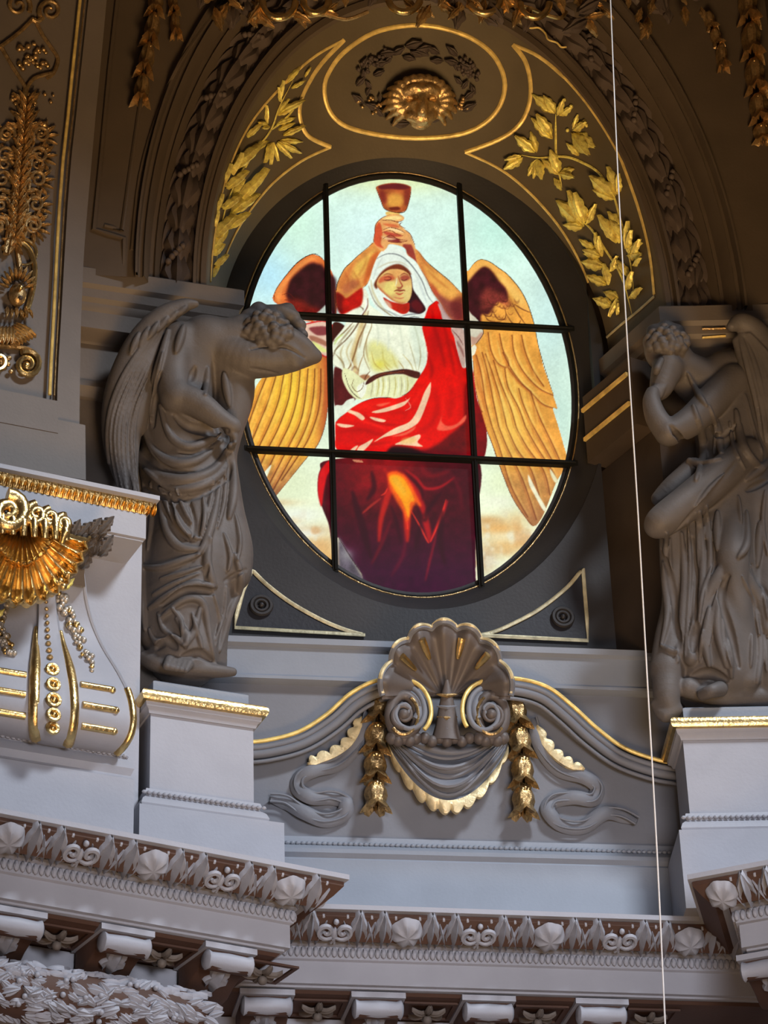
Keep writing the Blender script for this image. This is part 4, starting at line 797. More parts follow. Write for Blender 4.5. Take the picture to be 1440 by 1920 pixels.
LL = c2((130, 572, 148, 452), (132, 575, 108, 490), (185, 500, 252, 452), (165, 472, 242, 375), (180, 440, 218, 395), (262, 435, 288, 378), (60, 700, 52, 592), (60, 705, -5, 685), (64, 712, 5, 720), (118, 640, 178, 555), (112, 650, 205, 600), (120, 640, 238, 560), (112, 700, 215, 660), (118, 735, 200, 690), (140, 765, 245, 705), (130, 790, 252, 798), (115, 795, 232, 862), (105, 800, 170, 890), (95, 800, 118, 905), (84, 800, 62, 925), (72, 800, 12, 915), (66, 790, -30, 850)) + \
    c1((1382, 775, 1445, 690), (1290, 985, 1318, 855), (1375, 945, 1400, 865), (1300, 960, 1420, 810), (1262, 1065, 1335, 955), (1262, 1030, 1290, 920), (1300, 1110, 1345, 1005), (1335, 1135, 1442, 940), (1220, 1185, 1242, 1090), (1290, 1205, 1410, 1085), (1240, 1180, 1300, 1090), (1208, 1275, 1218, 1185), (1208, 1335, 1275, 1205), (1260, 1290, 1340, 1190), (1198, 1405, 1252, 1295), (1195, 1440, 1225, 1370), (1200, 1500, 1228, 1430), (1195, 1560, 1215, 1480))
brR = thing('laurel_branch', 'bright gilded laurel branch on the right side of the arch soffit', 'branch', SOF.hit(1190, 560)[0], 'laurel branches on the soffit')
brL = thing('laurel_branch', 'gilded laurel branch foreshortened on the left side of the arch soffit', 'branch', SOF.hit(410, 480)[0], 'laurel branches on the soffit')
for i, (a, b_) in enumerate(RL): put_leaf(SOF, lf, 'leaf', a, b_, brR, .012+.012*(i % 3), 1.15 if i % 2 else .95, .12+.1*(i % 3))
for i, (a, b_) in enumerate(LL): put_leaf(SOF, lf, 'leaf', a, b_, brL, .012+.012*(i % 3), .62, .1+.08*(i % 3))
for pts in ([(1188, 592), (1168, 520), (1138, 470), (1112, 432), (1096, 418)], [(1055, 352), (1045, 300), (1043, 262), (1043, 212)], [(975, 290), (1010, 296), (1060, 294), (1095, 306), (1125, 325), (1150, 362), (1162, 400), (1176, 450), (1188, 520), (1190, 560)]):
    surf_tube(SOF, pts, .011, .014, 5, 6, taper=True).build('stem', 'leafgold', brR)
for pts in ([(548, 150), (522, 200), (505, 245), (470, 290), (440, 340), (420, 390), (408, 450), (402, 500)], [(505, 245), (530, 225), (550, 205)]):
    surf_tube(SOF, pts, .010, .014, 5, 6, taper=True).build('stem', 'leafgold', brL)
for x, y in ((1073, 200), (1060, 188), (1098, 228), (1102, 236), (1066, 245), (1185, 455)):
    h = SOF.hit(x, y, .02); b = MB(); b.ball(h[0], .017, 7, 5); b.build('berry', 'leafgold', brR)

# --- relief garland of the archivolt: overlapping bay leaves, painted brown
bl_ = mesh_of(leafvf(1, .62, 2, .22, .30, .05, 10, .25, rib=.10), 'bay_leaf', 'brown')
def archpt(t, f, lift):
    cx, a, bb, _ = lerp3(A0, A1, f, 0); return V((cx+a*cos(t), -.60-lift, ZS+bb*sin(t)))
for nm, t0, t1, lab in (('right', .05, 1.42, 'brown carved bay leaf garland on the right half of the arch'), ('left', pi-.05, pi-1.42, 'brown carved bay leaf garland on the left half of the arch')):
    g = thing('bay_garland', lab, 'garland', archpt(t0, .4, 0), 'carved garlands of the archivolt')
    b = MB(); pts = [archpt(t0+(t1-t0)*k/20, .42, .0) for k in range(21)]; b.tube(pts, .12, 8); b.build('core', 'brown', g)
    n = 17
    for k in range(n):
        t = t0+(t1-t0)*(k+.6)/n
        for j, (f, l, sc, side) in enumerate(((.30, .04, .40, -1), (.56, .04, .40, 1), (.43, .10, .44, 0))):
            p = archpt(t+(.02 if side else 0)*(1 if t1 > t0 else -1), f, l+RND.uniform(-.01, .01)); q = archpt(t-(t1-t0)/n*1.5, f+side*.10, l+.05)
            inst('leaf', bl_, g, basis(p, q-p, V((side*.35*(1 if t1 > t0 else -1), -1, 0)), sc*RND.uniform(.9, 1.1)))
    for k in range(0, n, 3):
        t = t0+(t1-t0)*(k+.6)/n; b = MB()
        for j in range(5): b.ball(archpt(t+.012*j, .36+.045*j, .17+.01*(j % 2)), .028, 7, 5)
        b.build('berries', 'brown', g)
# --- gilded husk drops
def bell(n=8, flare=.5, L=1.0):
    vs = []; prof = [(.10, 0), (.26, .10), (.34, .25), (.36, .42), (.30, .60), (.34, .78), (.48, .95), (.30, .90), (.12, .80)]
    m = n*4
    for r, z in prof:
        for k in range(m):
            a = 2*pi*k/m; w_ = 1+.16*cos(n*a)*(z**.5); zz_ = z-.10*(1-cos(n*a))*(z > .7)
            vs.append((r*w_*cos(a), -zz_*L, r*w_*sin(a)))
    fs = [(i*m+k, (i+1)*m+k, (i+1)*m+(k+1) % m, i*m+(k+1) % m) for i in range(len(prof)-1) for k in range(m)]+[tuple(range(m))]
    return vs, fs
bellG = mesh_of(bell(), 'husk', 'oldgold'); bellP = mesh_of(bell(), 'husk', 'oldgold')
def husk_drop(sf, pts, wpx, label, me=bellG, lift=.04, nm='husk_drop', grp='gilded husk drops', berries=True):
    h0 = sf.hit(*pts[0]); 
    if not h0: print('nohit', label); return
    t = thing(nm, label, 'ornament', h0[0], grp)
    for a, b_ in zip(pts, pts[1:]):
        p, q = sf.hit(*a), sf.hit(*b_)
        if not p or not q: continue
        y = p[0]-q[0]; L = y.length; wd = wpx/240
        o = inst('husk', me, t, basis(p[0]+p[1]*lift, y, p[1], L*1.15, wd*1.15))
        if berries:
            c = p[0]+p[1]*(lift+.30*L)
            b = MB()
            for j in range(3): b.ball(c+V((.016*(j-1)*wd/.15, 0, .01*(j % 2)))-y*.25, .015*wd/.12, 7, 5)
            b.build('fruit', 'gold', t)
    return t
husk_drop(ARV, [(293, -10), (289, 36), (279, 92), (268, 150), (262, 205)], 34, 'longer gilded husk drop at the upper left beside the arch')
husk_drop(ARV, [(322, -6), (326, 34), (330, 80)], 22, 'short gilded husk drop beside the arch at the upper left')
husk_drop(ARV, [(1396, -10), (1402, 54), (1408, 120), (1416, 185), (1424, 240), (1430, 276)], 42, 'long gilded husk drop at the upper right edge')
husk_drop(ARV, [(1322, 30), (1334, 62), (1346, 92), (1354, 140)], 22, 'short gilded husk drop beside the arch at the upper right')
# --- spandrel panel mouldings on the left
sunk = thing('panel_moulding', 'thin brown moulding framing the narrow panel left of the arch', 'moulding', ARV.hit(200, 430)[0])
for i, (pts, r) in enumerate((([(222, -20), (205, 130), (190, 290), (176, 432), (204, 441), (233, 449), (231, 520)], .022), ([(196, 424), (212, 428), (229, 433), (243, 330), (262, 200), (282, 120)], .016), ([(247, 470), (262, 330), (300, 200), (350, 95), (420, 0)], .016))):
    q = [ARV.hit(x, y, .006) for x, y in (catmull(pts, False, 4) if i == 2 else pts)]; q = [h[0] for h in q if h]
    MB().tube(q, r, 6).build('bead', 'taupe', sunk)
# --- impost gilt fillets, right pier
jb = [P(1094, 745, 0.0), P(1100, 868, 0.0)]; x0j = (jb[0].x+jb[1].x)/2; d3 = V((.26, -.62, 0))
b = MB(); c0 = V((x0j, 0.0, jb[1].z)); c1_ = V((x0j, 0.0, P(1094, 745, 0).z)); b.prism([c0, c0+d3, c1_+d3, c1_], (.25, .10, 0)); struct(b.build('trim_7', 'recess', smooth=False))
ig = thing('gilt_fillet', 'two slanting gold fillets on the niche side of the right impost', 'gilt trim', IMP.hit(1120, 770)[0])
for a, b_ in (((1097, 771), (1145, 735)), ((1104, 825), (1155, 786))):
    p = V((x0j-.01, 0, P(a[0], a[1], 0).z)); q = p+d3*.93
    MB().box((p+q)/2, (q-p).normalized(), (0, 0, 1), (q-p).cross(V((0, 0, 1))).normalized(), (q-p).length/2, .016, .012).build('fillet', 'line', ig)
h = IMP.hit(1338, 640)
ig2 = thing('gilt_fillet', 'short pair of gold fillets on the right impost, between statue head and wing', 'gilt trim', h[0])
for y0, y1, m in ((619, 618, 'oldgold'), (632, 629, 'line')):
    p, q = IMP.hit(1316, y0, .02), IMP.hit(1360, y1, .02); MB().tube([p[0], q[0]], .011, 6).build('fillet', m, ig2)
# --- spandrels beneath the window
for nm, curve, corner, ros, lab in (('l', [(472, 1070), (500, 1098), (545, 1132), (600, 1163), (645, 1182), (684, 1193)], [(560, 1186), (440, 1179), (443, 1155), (455, 1110)], (490, 1136), 'black triangular corner panel with pale gold edge, left under the window'),
                             ('r', [(1092, 1068), (1062, 1104), (1010, 1145), (960, 1172), (925, 1187), (898, 1193)], [(1000, 1198), (1101, 1203), (1099, 1160), (1095, 1110)], (1055, 1158), 'black triangular corner panel with pale gold edge, right under the window')):
    out = catmull(curve, False, 5)+corner; q = [PAN.hit(x, y) or (P(x, y, 0.0), V((0, -1, 0))) for x, y in out]
    t = thing('corner_panel', lab, 'panel', P(ros[0], ros[1], 0), 'corner panels under the window')
    b = MB(); b.prism([h[0]+V((0, -.012, 0)) for h in q], (0, .012, 0)); b.build('ground', 'darker', t, smooth=False)
    pp = [h[0]+V((0, -.018, 0)) for h in q]; b = MB(); b.tube(pp, .017, 5, (0, -1, 0), .5, True); b.build('edge_line', 'paleline', t)
    c = P(ros[0], ros[1], .02)
    for rr, k in ((.075, .018), (.045, .014)):
        b = MB(); b.tube([c+V((rr*cos(a*pi/12), -.01, rr*sin(a*pi/12))) for a in range(24)], k, 6, closed=True); b.build('rosette_ring', 'dark', t)
    b = MB(); b.ball(c+V((0, -.015, 0)), .022, 8, 5); b.build('rosette_boss', 'dark', t)

# --- cornice carving
acan = mesh_of(leafvf(1, .62, 4, .10, .20, .05, 14, .35, rib=.12), 'acanthus', 'light')
acanC = mesh_of(leafvf(1, .95, 3, .18, .30, .07, 12, .14, rib=.14), 'acanthus', 'light')
acanR = mesh_of(leafvf(1, .40, 3, .18, .25, .06, 8, .3, rib=.12), 'acanthus', 'light')
def shellvf(n=7, m=28):
    vs = [(0, .5, .30)]; K = 5
    for i in range(1, K+1):
        r = i/K
        for k in range(m):
            a = 2*pi*k/m; z = .30*sqrt(max(0, 1-r*r))+.05*r*cos(a*n)*(r < .99)
            vs.append((.5*r*cos(a)*(1+.04*cos(a*n)), .5+.5*r*sin(a)*(1+.04*cos(a*n)), z))
    fs = [(0, 1+k, 1+(k+1) % m) for k in range(m)]+[(1+(i-1)*m+k, 1+i*m+k, 1+i*m+(k+1) % m, 1+(i-1)*m+(k+1) % m) for i in range(1, K) for k in range(m)]
    return vs, fs
egg = mesh_of(shellvf(), 'shell_boss', 'light')
b = MB(); b.ball((0, 0, 0), 1, 7, 5); ballme = b.mesh('button', 'light', True)
def spiral(c, r0, r1, a0, turns, n=24, sgn=1): return [(c[0]+(r0+(r1-r0)*k/n)*cos(a0+sgn*turns*2*pi*k/n), c[1]+(r0+(r1-r0)*k/n)*sin(a0+sgn*turns*2*pi*k/n)) for k in range(n+1)]
b = MB()
for s in (-1, 1):
    pts = [(s*.05, .05, .05)]+[(s*x, y, .12) for x, y in spiral((.26, .52), .30, .06, -pi*.8, 1.3, 22)]
    b.tube(pts, [.05+.03*sin(pi*i/len(pts)) for i in range(len(pts))], 6)
b.ball((0, .35, .05), .12, 8, 5, sc=(1, 2.4, 1)); b.ball((0, .85, .1), .09, 8, 5)
palm = b.mesh('palmette', 'light', True)
segs = [(CP[i], CP[i+1]) for i in range(len(CP)-1)]
zt_, zb2 = cz[0]-.03, cz[1]+.015
def cornice_units(i, s_start=.0, s_end=None, inner=True):
    a, b_ = V(CP[i]), V(CP[i+1]); u = (b_-a).normalized(); n = V((u.y, -u.x)); L = (b_-a).length
    return a, u, n, L
n_seg = {0: (-0.2, .0), 1: (0, .30), 3: (.02, -.05), 5: (-.2, 1.0)}
kk = 0
for i in (0, 1, 3, 5):
    a, u, n, L = cornice_units(i); s = .02 if i != 5 else -.12; e = L+(.16 if i == 1 else -.06)
    if i == 0: s = L-1.0
    k = 0; step = .168
    while s < e-.05:
        lo = a+u*(s+.08)+n*.06; hi = a+u*(s+.08)+n*(CF-.02)
        nn = V((n.x, n.y, -1.0)).normalized(); p = V((lo.x, lo.y, zb2))+nn*.035; q = V((hi.x, hi.y, zt_))+nn*.03; y = q-p
        typ = k % 6
        me = egg if typ == 0 else palm if typ == 3 else acanC
        nm = 'shell_boss' if typ == 0 else 'palmette' if typ == 3 else 'acanthus_leaf'
        Ls = y.length
        if typ in (0, 3): inst(nm, me, cornice, basis(p-y*.03, y, nn, Ls*1.05, .23))
        else:
            for d, l_, w_, f_ in ((-.048, .88, .19, -.30), (.048, .88, .19, .30), (0, 1.10, .19, 0)):
                inst(nm, me, cornice, basis(p+V((u.x, u.y, 0))*d-y*.05+nn*(.025 if d == 0 else 0), y.normalized()+V((u.x, u.y, 0))*f_, nn, Ls*l_, w_))
        bpos = V((*(a+u*(s+.08+step/2)+n*(CF-.045)), zt_-.005)); inst('button', ballme, cornice, Matrix.Translation(bpos) @ Matrix.Scale(.021, 4))
        s += step; k += 1
# bead band under the carved cyma
def beadrow(path, off, z_, r, step, name, m, parent=None, segsel=None, sc=(1, 1, 1)):
    pp = miter(path, off); b = MB()
    for i in range(len(pp)-1):
        if segsel and i not in segsel: continue
        a, c = pp[i], pp[i+1]; L = (c-a).length; n = int(L/step); u = (c-a).normalized(); 
        ang = math.atan2(u.y, u.x); T = Matrix.Rotation(ang, 4, 'Z')
        for k in range(n):
            q = a+u*(L*(k+.5)/n); b.ball((q.x, q.y, z_), r, 6, 4, T, sc)
    return stuff(b.build(name, m, parent))
beadrow(CP, .03, (cz[2]+cz[3])/2, .021, .043, 'bead_band', 'light', cornice, (0, 1, 2, 3, 4, 5), (1, .8, 1.9))
def bead_thing(path, off, z_, label, segsel=None, m='stone'):
    o = beadrow(path, off, z_, .017, .038, 'bead_moulding', m, None, segsel, (1.1, .8, .9)); tag(o, label, 'moulding'); return o
bead_thing(PP, .012, zr-.022, 'small grey beads in a row along the foot of the parapet')
bead_thing(LB, .012, zb_-.035, 'small pale beads along the base of the left wing under the bracket', (0, 1), 'light')
bead_thing([corL[0], corL[1]], .0-.02, rbL-.04, 'small pale beads around the foot of the left pedestal', None, 'light')
bead_thing([corR[0], corR[1]], .0-.02, rbR-.04, 'small pale beads around the foot of the right pedestal', None, 'light')
# --- modillions and coffers
def modillion_mesh():
    prof = [(-.02, 0), (.40, 0), (.40, -.04)] + [(.375+.062*cos(a), -.085+.062*sin(a)) for a in [pi*.35-pi*1.35*k/8 for k in range(9)]] + [(.27, -.115), (.16, -.15), (.05, -.21), (-.02, -.22)]
    b = MB(); w_ = .165; n = len(prof)
    rows = []
    for x in (-w_, -w_+.012, w_-.012, w_):
        g = 1 if abs(x) < w_-.005 else .94
        rows.append([(x, -o*g, z_*g) for o, z_ in prof])
    b.strip(rows)
    return b.mesh('bracket_body', 'rust', True)  # red-brown body carries the shade below the bright roll
modme = modillion_mesh()
b = MB(); b.tube([(-.175, 0, 0), (-.16, 0, 0), (-.13, 0, 0), (0, 0, 0), (.13, 0, 0), (.16, 0, 0), (.175, 0, 0)], [.045, .07, .058, .064, .058, .07, .045], 14); rollme = b.mesh('roll', 'light', True)
ros = MB()
for k in range(6): ros.add(*leafvf(.11, .07, 1, .3, .2, .008, 6), Matrix.Rotation(k*pi/3, 4, 'Z'))
ros.ball((0, 0, .03), .028, 8, 5); rosme = ros.mesh('rosette', 'impost', True)
leaf5 = mesh_of(leafvf(1, .85, 3, .25, .3, .06, 10, .35, rib=.1), 'drop_leaf', 'light')
def modillion_row(i, s_list, who, grp):
    a, u, n, L = cornice_units(i); z_ = fz-.045
    for k, s in enumerate(s_list):
        c = a+u*s-n*.46; A = math.atan2(u.y, u.x)
        T = Matrix.Translation((c.x, c.y, z_)) @ Matrix.Rotation(A, 4, 'Z')
        t = thing('modillion', who[k], 'bracket', (c.x, c.y, z_), grp)
        inst('bracket_body', modme, t, T); inst('roll', rollme, t, T @ Matrix.Translation((0, -.385, -.082)))
        T2 = T @ Matrix(((1, 0, 0, 0), (0, -1, 0, -.20), (0, 0, -1, -.14), (0, 0, 0, 1)))
        inst('drop_leaf', leaf5, t, T @ basis((0, -.10, -.19), (0, -1, .42), (0, -.42, -1), .30, .30))
        b = MB(); b.box((c.x+n.x*.2, c.y+n.y*.2, z_+.005), (u.x, u.y, 0), (n.x, n.y, 0), (0, 0, 1), .19, .24, .02); b.build('cap_fillet', 'light', t)
def coffer_row(i, s_list, who, grp):
    a, u, n, L = cornice_units(i); z_ = fz-.045
    for k, s in enumerate(s_list):
        c = a+u*s-n*.30; t = thing('soffit_rosette', who[k], 'rosette', (c.x, c.y, z_), grp)
        inst('rosette', rosme, t, basis((c.x, c.y, z_-.03), (n.x, n.y, 0), (0, 0, -1), 1.25)); U = V((u.x, u.y, 0)); N3 = V((n.x, n.y, 0)); c3_ = V((c.x, c.y, z_-.012))
        o_ = [c3_+U*x+N3*y for x, y in ((-.19, -.17), (.19, -.17), (.19, .17), (-.19, .17))]; i_ = [c3_+U*x+N3*y for x, y in ((-.16, -.14), (.16, -.14), (.16, .14), (-.16, .14))]
        MB().frame(o_, i_, (0, 0, .015)).build('frame', 'rust', t)
def s_of(i, px, py, z_=0):
    a, u, n, L = cornice_units(i); q = Plane((*(a-n*.07), 0), math.degrees(math.atan2(u.y, u.x)))(px, py); return (V((q.x, q.y))-a).dot(u)
mz = fz-.19
sl = [s_of(1, x, y, mz) for x, y in ((32, 1708), (235, 1735), (428, 1772))]
modillion_row(1, sl, ['modillion with bright roll at the left edge under the left cornice', 'second modillion from the left edge, under the left cornice', 'third modillion, nearest the corner of the left cornice'], 'modillions of the left cornice')
coffer_row(1, [(sl[0]+sl[1])/2, (sl[1]+sl[2])/2, sl[2]+(sl[2]-sl[1])/2], ['carved rosette between the first two modillions under the left cornice', 'carved rosette between second and third modillion under the left cornice', 'carved rosette at the corner of the left cornice'], 'soffit rosettes of the left cornice')
sc_ = [s_of(3, x, y, mz) for x, y in ((500, 1868), (708, 1876), (915, 1886), (1127, 1892), (1335, 1892))]
modillion_row(3, sc_[:4], ['dim modillion in the corner below the end of the left cornice', 'modillion at the bottom, below the left garland drop of the cartouche', 'modillion at the bottom, below the middle of the parapet', 'modillion at the bottom, beside the hanging cable'], 'modillions of the middle cornice')
coffer_row(3, [(sc_[k]+sc_[k+1])/2 for k in range(4)], ['rosette at the bottom in the shaded left corner of the middle cornice', 'rosette at the bottom between the two modillions left of centre', 'rosette at the bottom between the modillions right of centre', 'rosette at the bottom right beside the hanging cable'], 'soffit rosettes of the middle cornice')
sr_ = [s_of(5, 1440, 1840, mz)]
modillion_row(5, sr_, ['modillion partly in view at the bottom right edge'], 'modillions of the right cornice')
# --- leaf frieze at the lower left
a, u, n, L = cornice_units(1); N3 = V((n.x, n.y, 0)); U3 = V((u.x, u.y, 0))
fp = Plane((*(a+n*(-.30)), 0), math.degrees(math.atan2(u.y, u.x)))
p0 = fp(-60, 1830); p1 = fp(375, 1905); zf = p1.z-.02
g = thing('laurel_frieze', 'swelling frieze of pale carved laurel leaves at the lower left corner', 'frieze', V((p1.x, p1.y, zf)))
fr_a, fr_b = V((p0.x, p0.y, zf-.02)), V((p1.x, p1.y, zf-.02)); Lf = (fr_b-fr_a).length
b = MB(); m_ = 14; b.tube([fr_a+(fr_b-fr_a)*k/m_ for k in range(m_)]+[fr_b-U3*.03, fr_b, fr_b+U3*.03], [.185]*m_+[.17, .13, .04], 14); b.build('torus', 'rust', g)
flf = mesh_of(leafvf(1, .55, 0, .16, .25, .07, 8, .3, rib=.1), 'laurel_leaf', 'light')
for k in range(34):
    for j in range(7):
        th_ = radians(-70+24*j+RND.uniform(-7, 7)); s = Lf*(k+.5*(j % 2)+RND.uniform(-.15, .15))/34
        nn = N3*cos(th_)-V((0, 0, 1))*sin(th_)*1.0; c = fr_a+U3*s+nn*.165
        side = RND.choice((-1, 1)); tan = V((0, 0, 1))*cos(th_)+N3*sin(th_)
        inst('leaf', flf, g, basis(c, U3*(1 if RND.random() < .75 else -1)+tan*side*RND.uniform(.2, .9)+nn*.3, nn, RND.uniform(.11, .16)))
for k in range(26):
    th_ = radians(RND.uniform(-50, 70)); nn = N3*cos(th_)-V((0, 0, 1))*sin(th_); b = MB(); b.ball(fr_a+U3*Lf*RND.random()+nn*.20, .02, 7, 5); b.build('berry', 'light', g)
# --- gilt eggs of the ledge
eg = mesh_of(leafvf(1, .80, 0, .25, .35, .1, 6, .3, rib=.15), 'egg_leaf', 'gold')
a = V(LP[1]); n2 = LW.n.to_2d(); m_ = 46
for k in range(m_):
    c = a-LW.u.to_2d()*(.02+k*.046)-n2*.085; p = V((c.x, c.y, zl-.135)); q = V((*(c+n2*.055), zl-.05))
    inst('egg_leaf', eg, wing, basis(p, q-p, V((n2.x, n2.y, -.8)), (q-p).length*1.02, .052/.8*1.0))
# --- cable
cb_ = thing('cable', 'thin pale cable hanging straight down in front of the niche and right pier', 'cable', P(1250, 1990, 3.0))
pa = P(1196, 960, 3.0); q0 = V((pa.x, pa.y, 19)); q1 = V((pa.x, pa.y, 6.2))
tp, bt = P(1143, -20, 3.0), P(1248, 1940, 3.0)
pts = [P(x, y, 3.0) for x, y in catmull([(1142, -60), (1158, 320), (1176, 640), (1196, 960), (1214, 1280), (1232, 1600), (1249, 1960)], False, 4)]
MB().tube(pts, .0055, 6).build('wire', 'cable', cb_)
# ================================================================== SCULPTURE
class Sculpt:
    "signed distance volume; chains and strokes are melted together, the skin is taken off with surface nets"
    def __init__(s, lo, hi, h):
        s.lo = np.array(lo, float); s.h = h; s.n = (np.ceil((np.array(hi)-s.lo)/h)).astype(int)+1
        s.F = np.full(s.n, .5, np.float32); s.ax = [s.lo[i]+h*np.arange(s.n[i]) for i in range(3)]
    def _win(s, lo, hi):
        a = np.clip(np.floor((np.array(lo)-s.lo)/s.h).astype(int), 0, s.n); b_ = np.clip(np.ceil((np.array(hi)-s.lo)/s.h).astype(int)+1, 0, s.n)
        return tuple(slice(i, j) for i, j in zip(a, b_))
    def _mix(s, w_, d, k, sub):
        f = s.F[w_]
        if sub: d = -d; h = np.clip(.5-.5*(f-d)/k, 0, 1); s.F[w_] = f*(1-h)+d*h+k*h*(1-h)
        else: h = np.clip(.5+.5*(f-d)/k, 0, 1); s.F[w_] = f*(1-h)+d*h-k*h*(1-h)
    def seg(s, a, b_, ra, rb, k=.03, sub=False):
        a, b_ = np.array(a, float), np.array(b_, float); r = max(ra, rb)+k+2*s.h
        w_ = s._win(np.minimum(a, b_)-r, np.maximum(a, b_)+r)
        if any(q.stop <= q.start for q in w_): return
        X, Y, Z = np.meshgrid(s.ax[0][w_[0]]-a[0], s.ax[1][w_[1]]-a[1], s.ax[2][w_[2]]-a[2], indexing='ij', sparse=True)
        d = b_-a; L = max(1e-9, d @ d); t = np.clip((X*d[0]+Y*d[1]+Z*d[2])/L, 0, 1)
        D = np.sqrt((X-t*d[0])**2+(Y-t*d[1])**2+(Z-t*d[2])**2)-(ra+(rb-ra)*t); s._mix(w_, D.astype(np.float32), k, sub)
    def chain(s, pts, rr, k=.03, sub=False):
        pts = np.array([tuple(p) for p in pts], float); rr = list(rr)
        if len(pts) < 2: return
        r = max(rr)+k+2*s.h; w_ = s._win(pts.min(0)-r, pts.max(0)+r)
        if any(q.stop <= q.start for q in w_): return
        D = np.full(s.F[w_].shape, 9, np.float32)
        for i in range(len(pts)-1):
            a, b_ = pts[i], pts[i+1]; u = s._win(np.minimum(a, b_)-r, np.maximum(a, b_)+r)
            if any(q.stop <= q.start for q in u): continue
            X, Y, Z = np.meshgrid(s.ax[0][u[0]]-a[0], s.ax[1][u[1]]-a[1], s.ax[2][u[2]]-a[2], indexing='ij', sparse=True)
            d = b_-a; L = max(1e-9, d @ d); t = np.clip((X*d[0]+Y*d[1]+Z*d[2])/L, 0, 1)
            E = np.sqrt((X-t*d[0])**2+(Y-t*d[1])**2+(Z-t*d[2])**2)-(rr[i]+(rr[i+1]-rr[i])*t)
            v = tuple(slice(p.start-q.start, p.stop-q.start) for p, q in zip(u, w_)); D[v] = np.minimum(D[v], E)
        s._mix(w_, D, k, sub)
    def ell(s, c, R, k=.03, rot=None):
        c = np.array(c, float); R = np.array(R, float); r = R.max()+k+2*s.h; w_ = s._win(c-r, c+r)
        G = np.stack(np.meshgrid(s.ax[0][w_[0]]-c[0], s.ax[1][w_[1]]-c[1], s.ax[2][w_[2]]-c[2], indexing='ij'), -1)
        if rot is not None: G = G @ np.array(rot)
        q = np.sqrt(((G/R)**2).sum(-1)); s._mix(w_, ((q-1)*R.min()).astype(np.float32), k, False)
    def limb(s, pts, k=.035, sub=False, n=5):
        "pts: (px, py, off, r) in picture units for place and width, metres for off"
        q = catmull(pts, False, n); s.chain([tuple(P(a[0], a[1], a[2])) for a in q], [a[3]/240 for a in q], k, sub)
    def surf(s, px, py):
        d = np.array(ray(px, py)); o = np.array(CAM); t = np.arange(0, 7.5, s.h*1.1)+17.5; pts = o+t[:, None]*d
        g = (pts-s.lo)/s.h; ok = ((g > 0) & (g < s.n-1.01)).all(1); pts, g = pts[ok], g[ok]
        if len(g) == 0: return None
        i = g.astype(int); f = g-i; v = 0
        for a in (0, 1):
            for b_ in (0, 1):
                for c in (0, 1): v = v+s.F[i[:, 0]+a, i[:, 1]+b_, i[:, 2]+c]*(f[:, 0] if a else 1-f[:, 0])*(f[:, 1] if b_ else 1-f[:, 1])*(f[:, 2] if c else 1-f[:, 2]); j = np.argmax(v < 0)
        if not v[j] < 0: return None
        f = v[j-1]/(v[j-1]-v[j]) if j else 1; return pts[j-1]*(1-f)+pts[j]*f if j else pts[j]
    def stroke(s, pts, r, k=.012, sub=False, push=0.0, n=5, taper=True):
        "ridge (or groove) drawn on the present surface through picture points"
        q = catmull(pts, False, n); P3 = []; m = len(q)
        for i, a in enumerate(q):
            h = s.surf(a[0], a[1])
            if h is not None: P3.append((h+np.array(ray(a[0], a[1]))*push, (r/240)*((.45+.55*sin(pi*i/(m-1))) if taper else 1)))
        for _ in range(2): P3 = [(P3[0][0], P3[0][1])]+[((P3[i-1][0]+P3[i][0]*2+P3[i+1][0])/4, P3[i][1]) for i in range(1, len(P3)-1)]+[P3[-1]] if len(P3) > 2 else P3
        run = []
        for p in P3:
            if run and np.linalg.norm(run[-1][0]-p[0]) > .16: s.chain([q[0] for q in run], [q[1] for q in run], k, sub); run = []
            run.append(p)
        s.chain([q[0] for q in run], [q[1] for q in run], k, sub)
    def build(s, name, m, parent=None, smooth=1):
        F = s.F; ins = F < 0; n = s.n
        c = ins[:-1, :-1, :-1].astype(np.int8)
        cnt = sum(ins[i:n[0]-1+i, j:n[1]-1+j, k:n[2]-1+k].astype(np.int8) for i in (0, 1) for j in (0, 1) for k in (0, 1))
        act = (cnt > 0) & (cnt < 8); idx = -np.ones(act.shape, np.int64); A = np.argwhere(act); idx[act] = np.arange(len(A))
        acc = np.zeros((len(A), 3)); num = np.zeros(len(A)); x, y, z = A.T
        cor = [(i, j, k) for i in (0, 1) for j in (0, 1) for k in (0, 1)]
        for p in cor:
            for ax in range(3):
                if p[ax]: continue
                q = list(p); q[ax] = 1
                f0 = F[x+p[0], y+p[1], z+p[2]]; f1 = F[x+q[0], y+q[1], z+q[2]]; cr = (f0 < 0) != (f1 < 0)
                t = np.where(cr, f0/np.where(cr, f0-f1, 1), 0); v = np.array(p, float)[None]+0*acc; v[:, ax] += t; acc += v*cr[:, None]; num += cr
        V_ = A+acc/num[:, None]; fs = []
        for ax in range(3):
            o1, o2 = [(1, 2), (2, 0), (0, 1)][ax]; sl0 = [slice(None)]*3; sl1 = [slice(None)]*3; sl0[ax] = slice(0, -1); sl1[ax] = slice(1, None)
            a, b_ = ins[tuple(sl0)], ins[tuple(sl1)]; E = np.argwhere(a != b_); E = E[(E[:, o1] > 0) & (E[:, o2] > 0) & (E[:, o1] < n[o1]-1) & (E[:, o2] < n[o2]-1)]
            def cell(d1, d2): e = E.copy(); e[:, o1] -= d1; e[:, o2] -= d2; return idx[e[:, 0], e[:, 1], e[:, 2]]
            q = np.stack([cell(1, 1), cell(0, 1), cell(0, 0), cell(1, 0)], 1); fl = ~a[E[:, 0], E[:, 1], E[:, 2]]; q[fl] = q[fl][:, ::-1]; fs.append(q)
        f = np.concatenate(fs); f = f[(f >= 0).all(1)]
        co = s.lo+V_*s.h
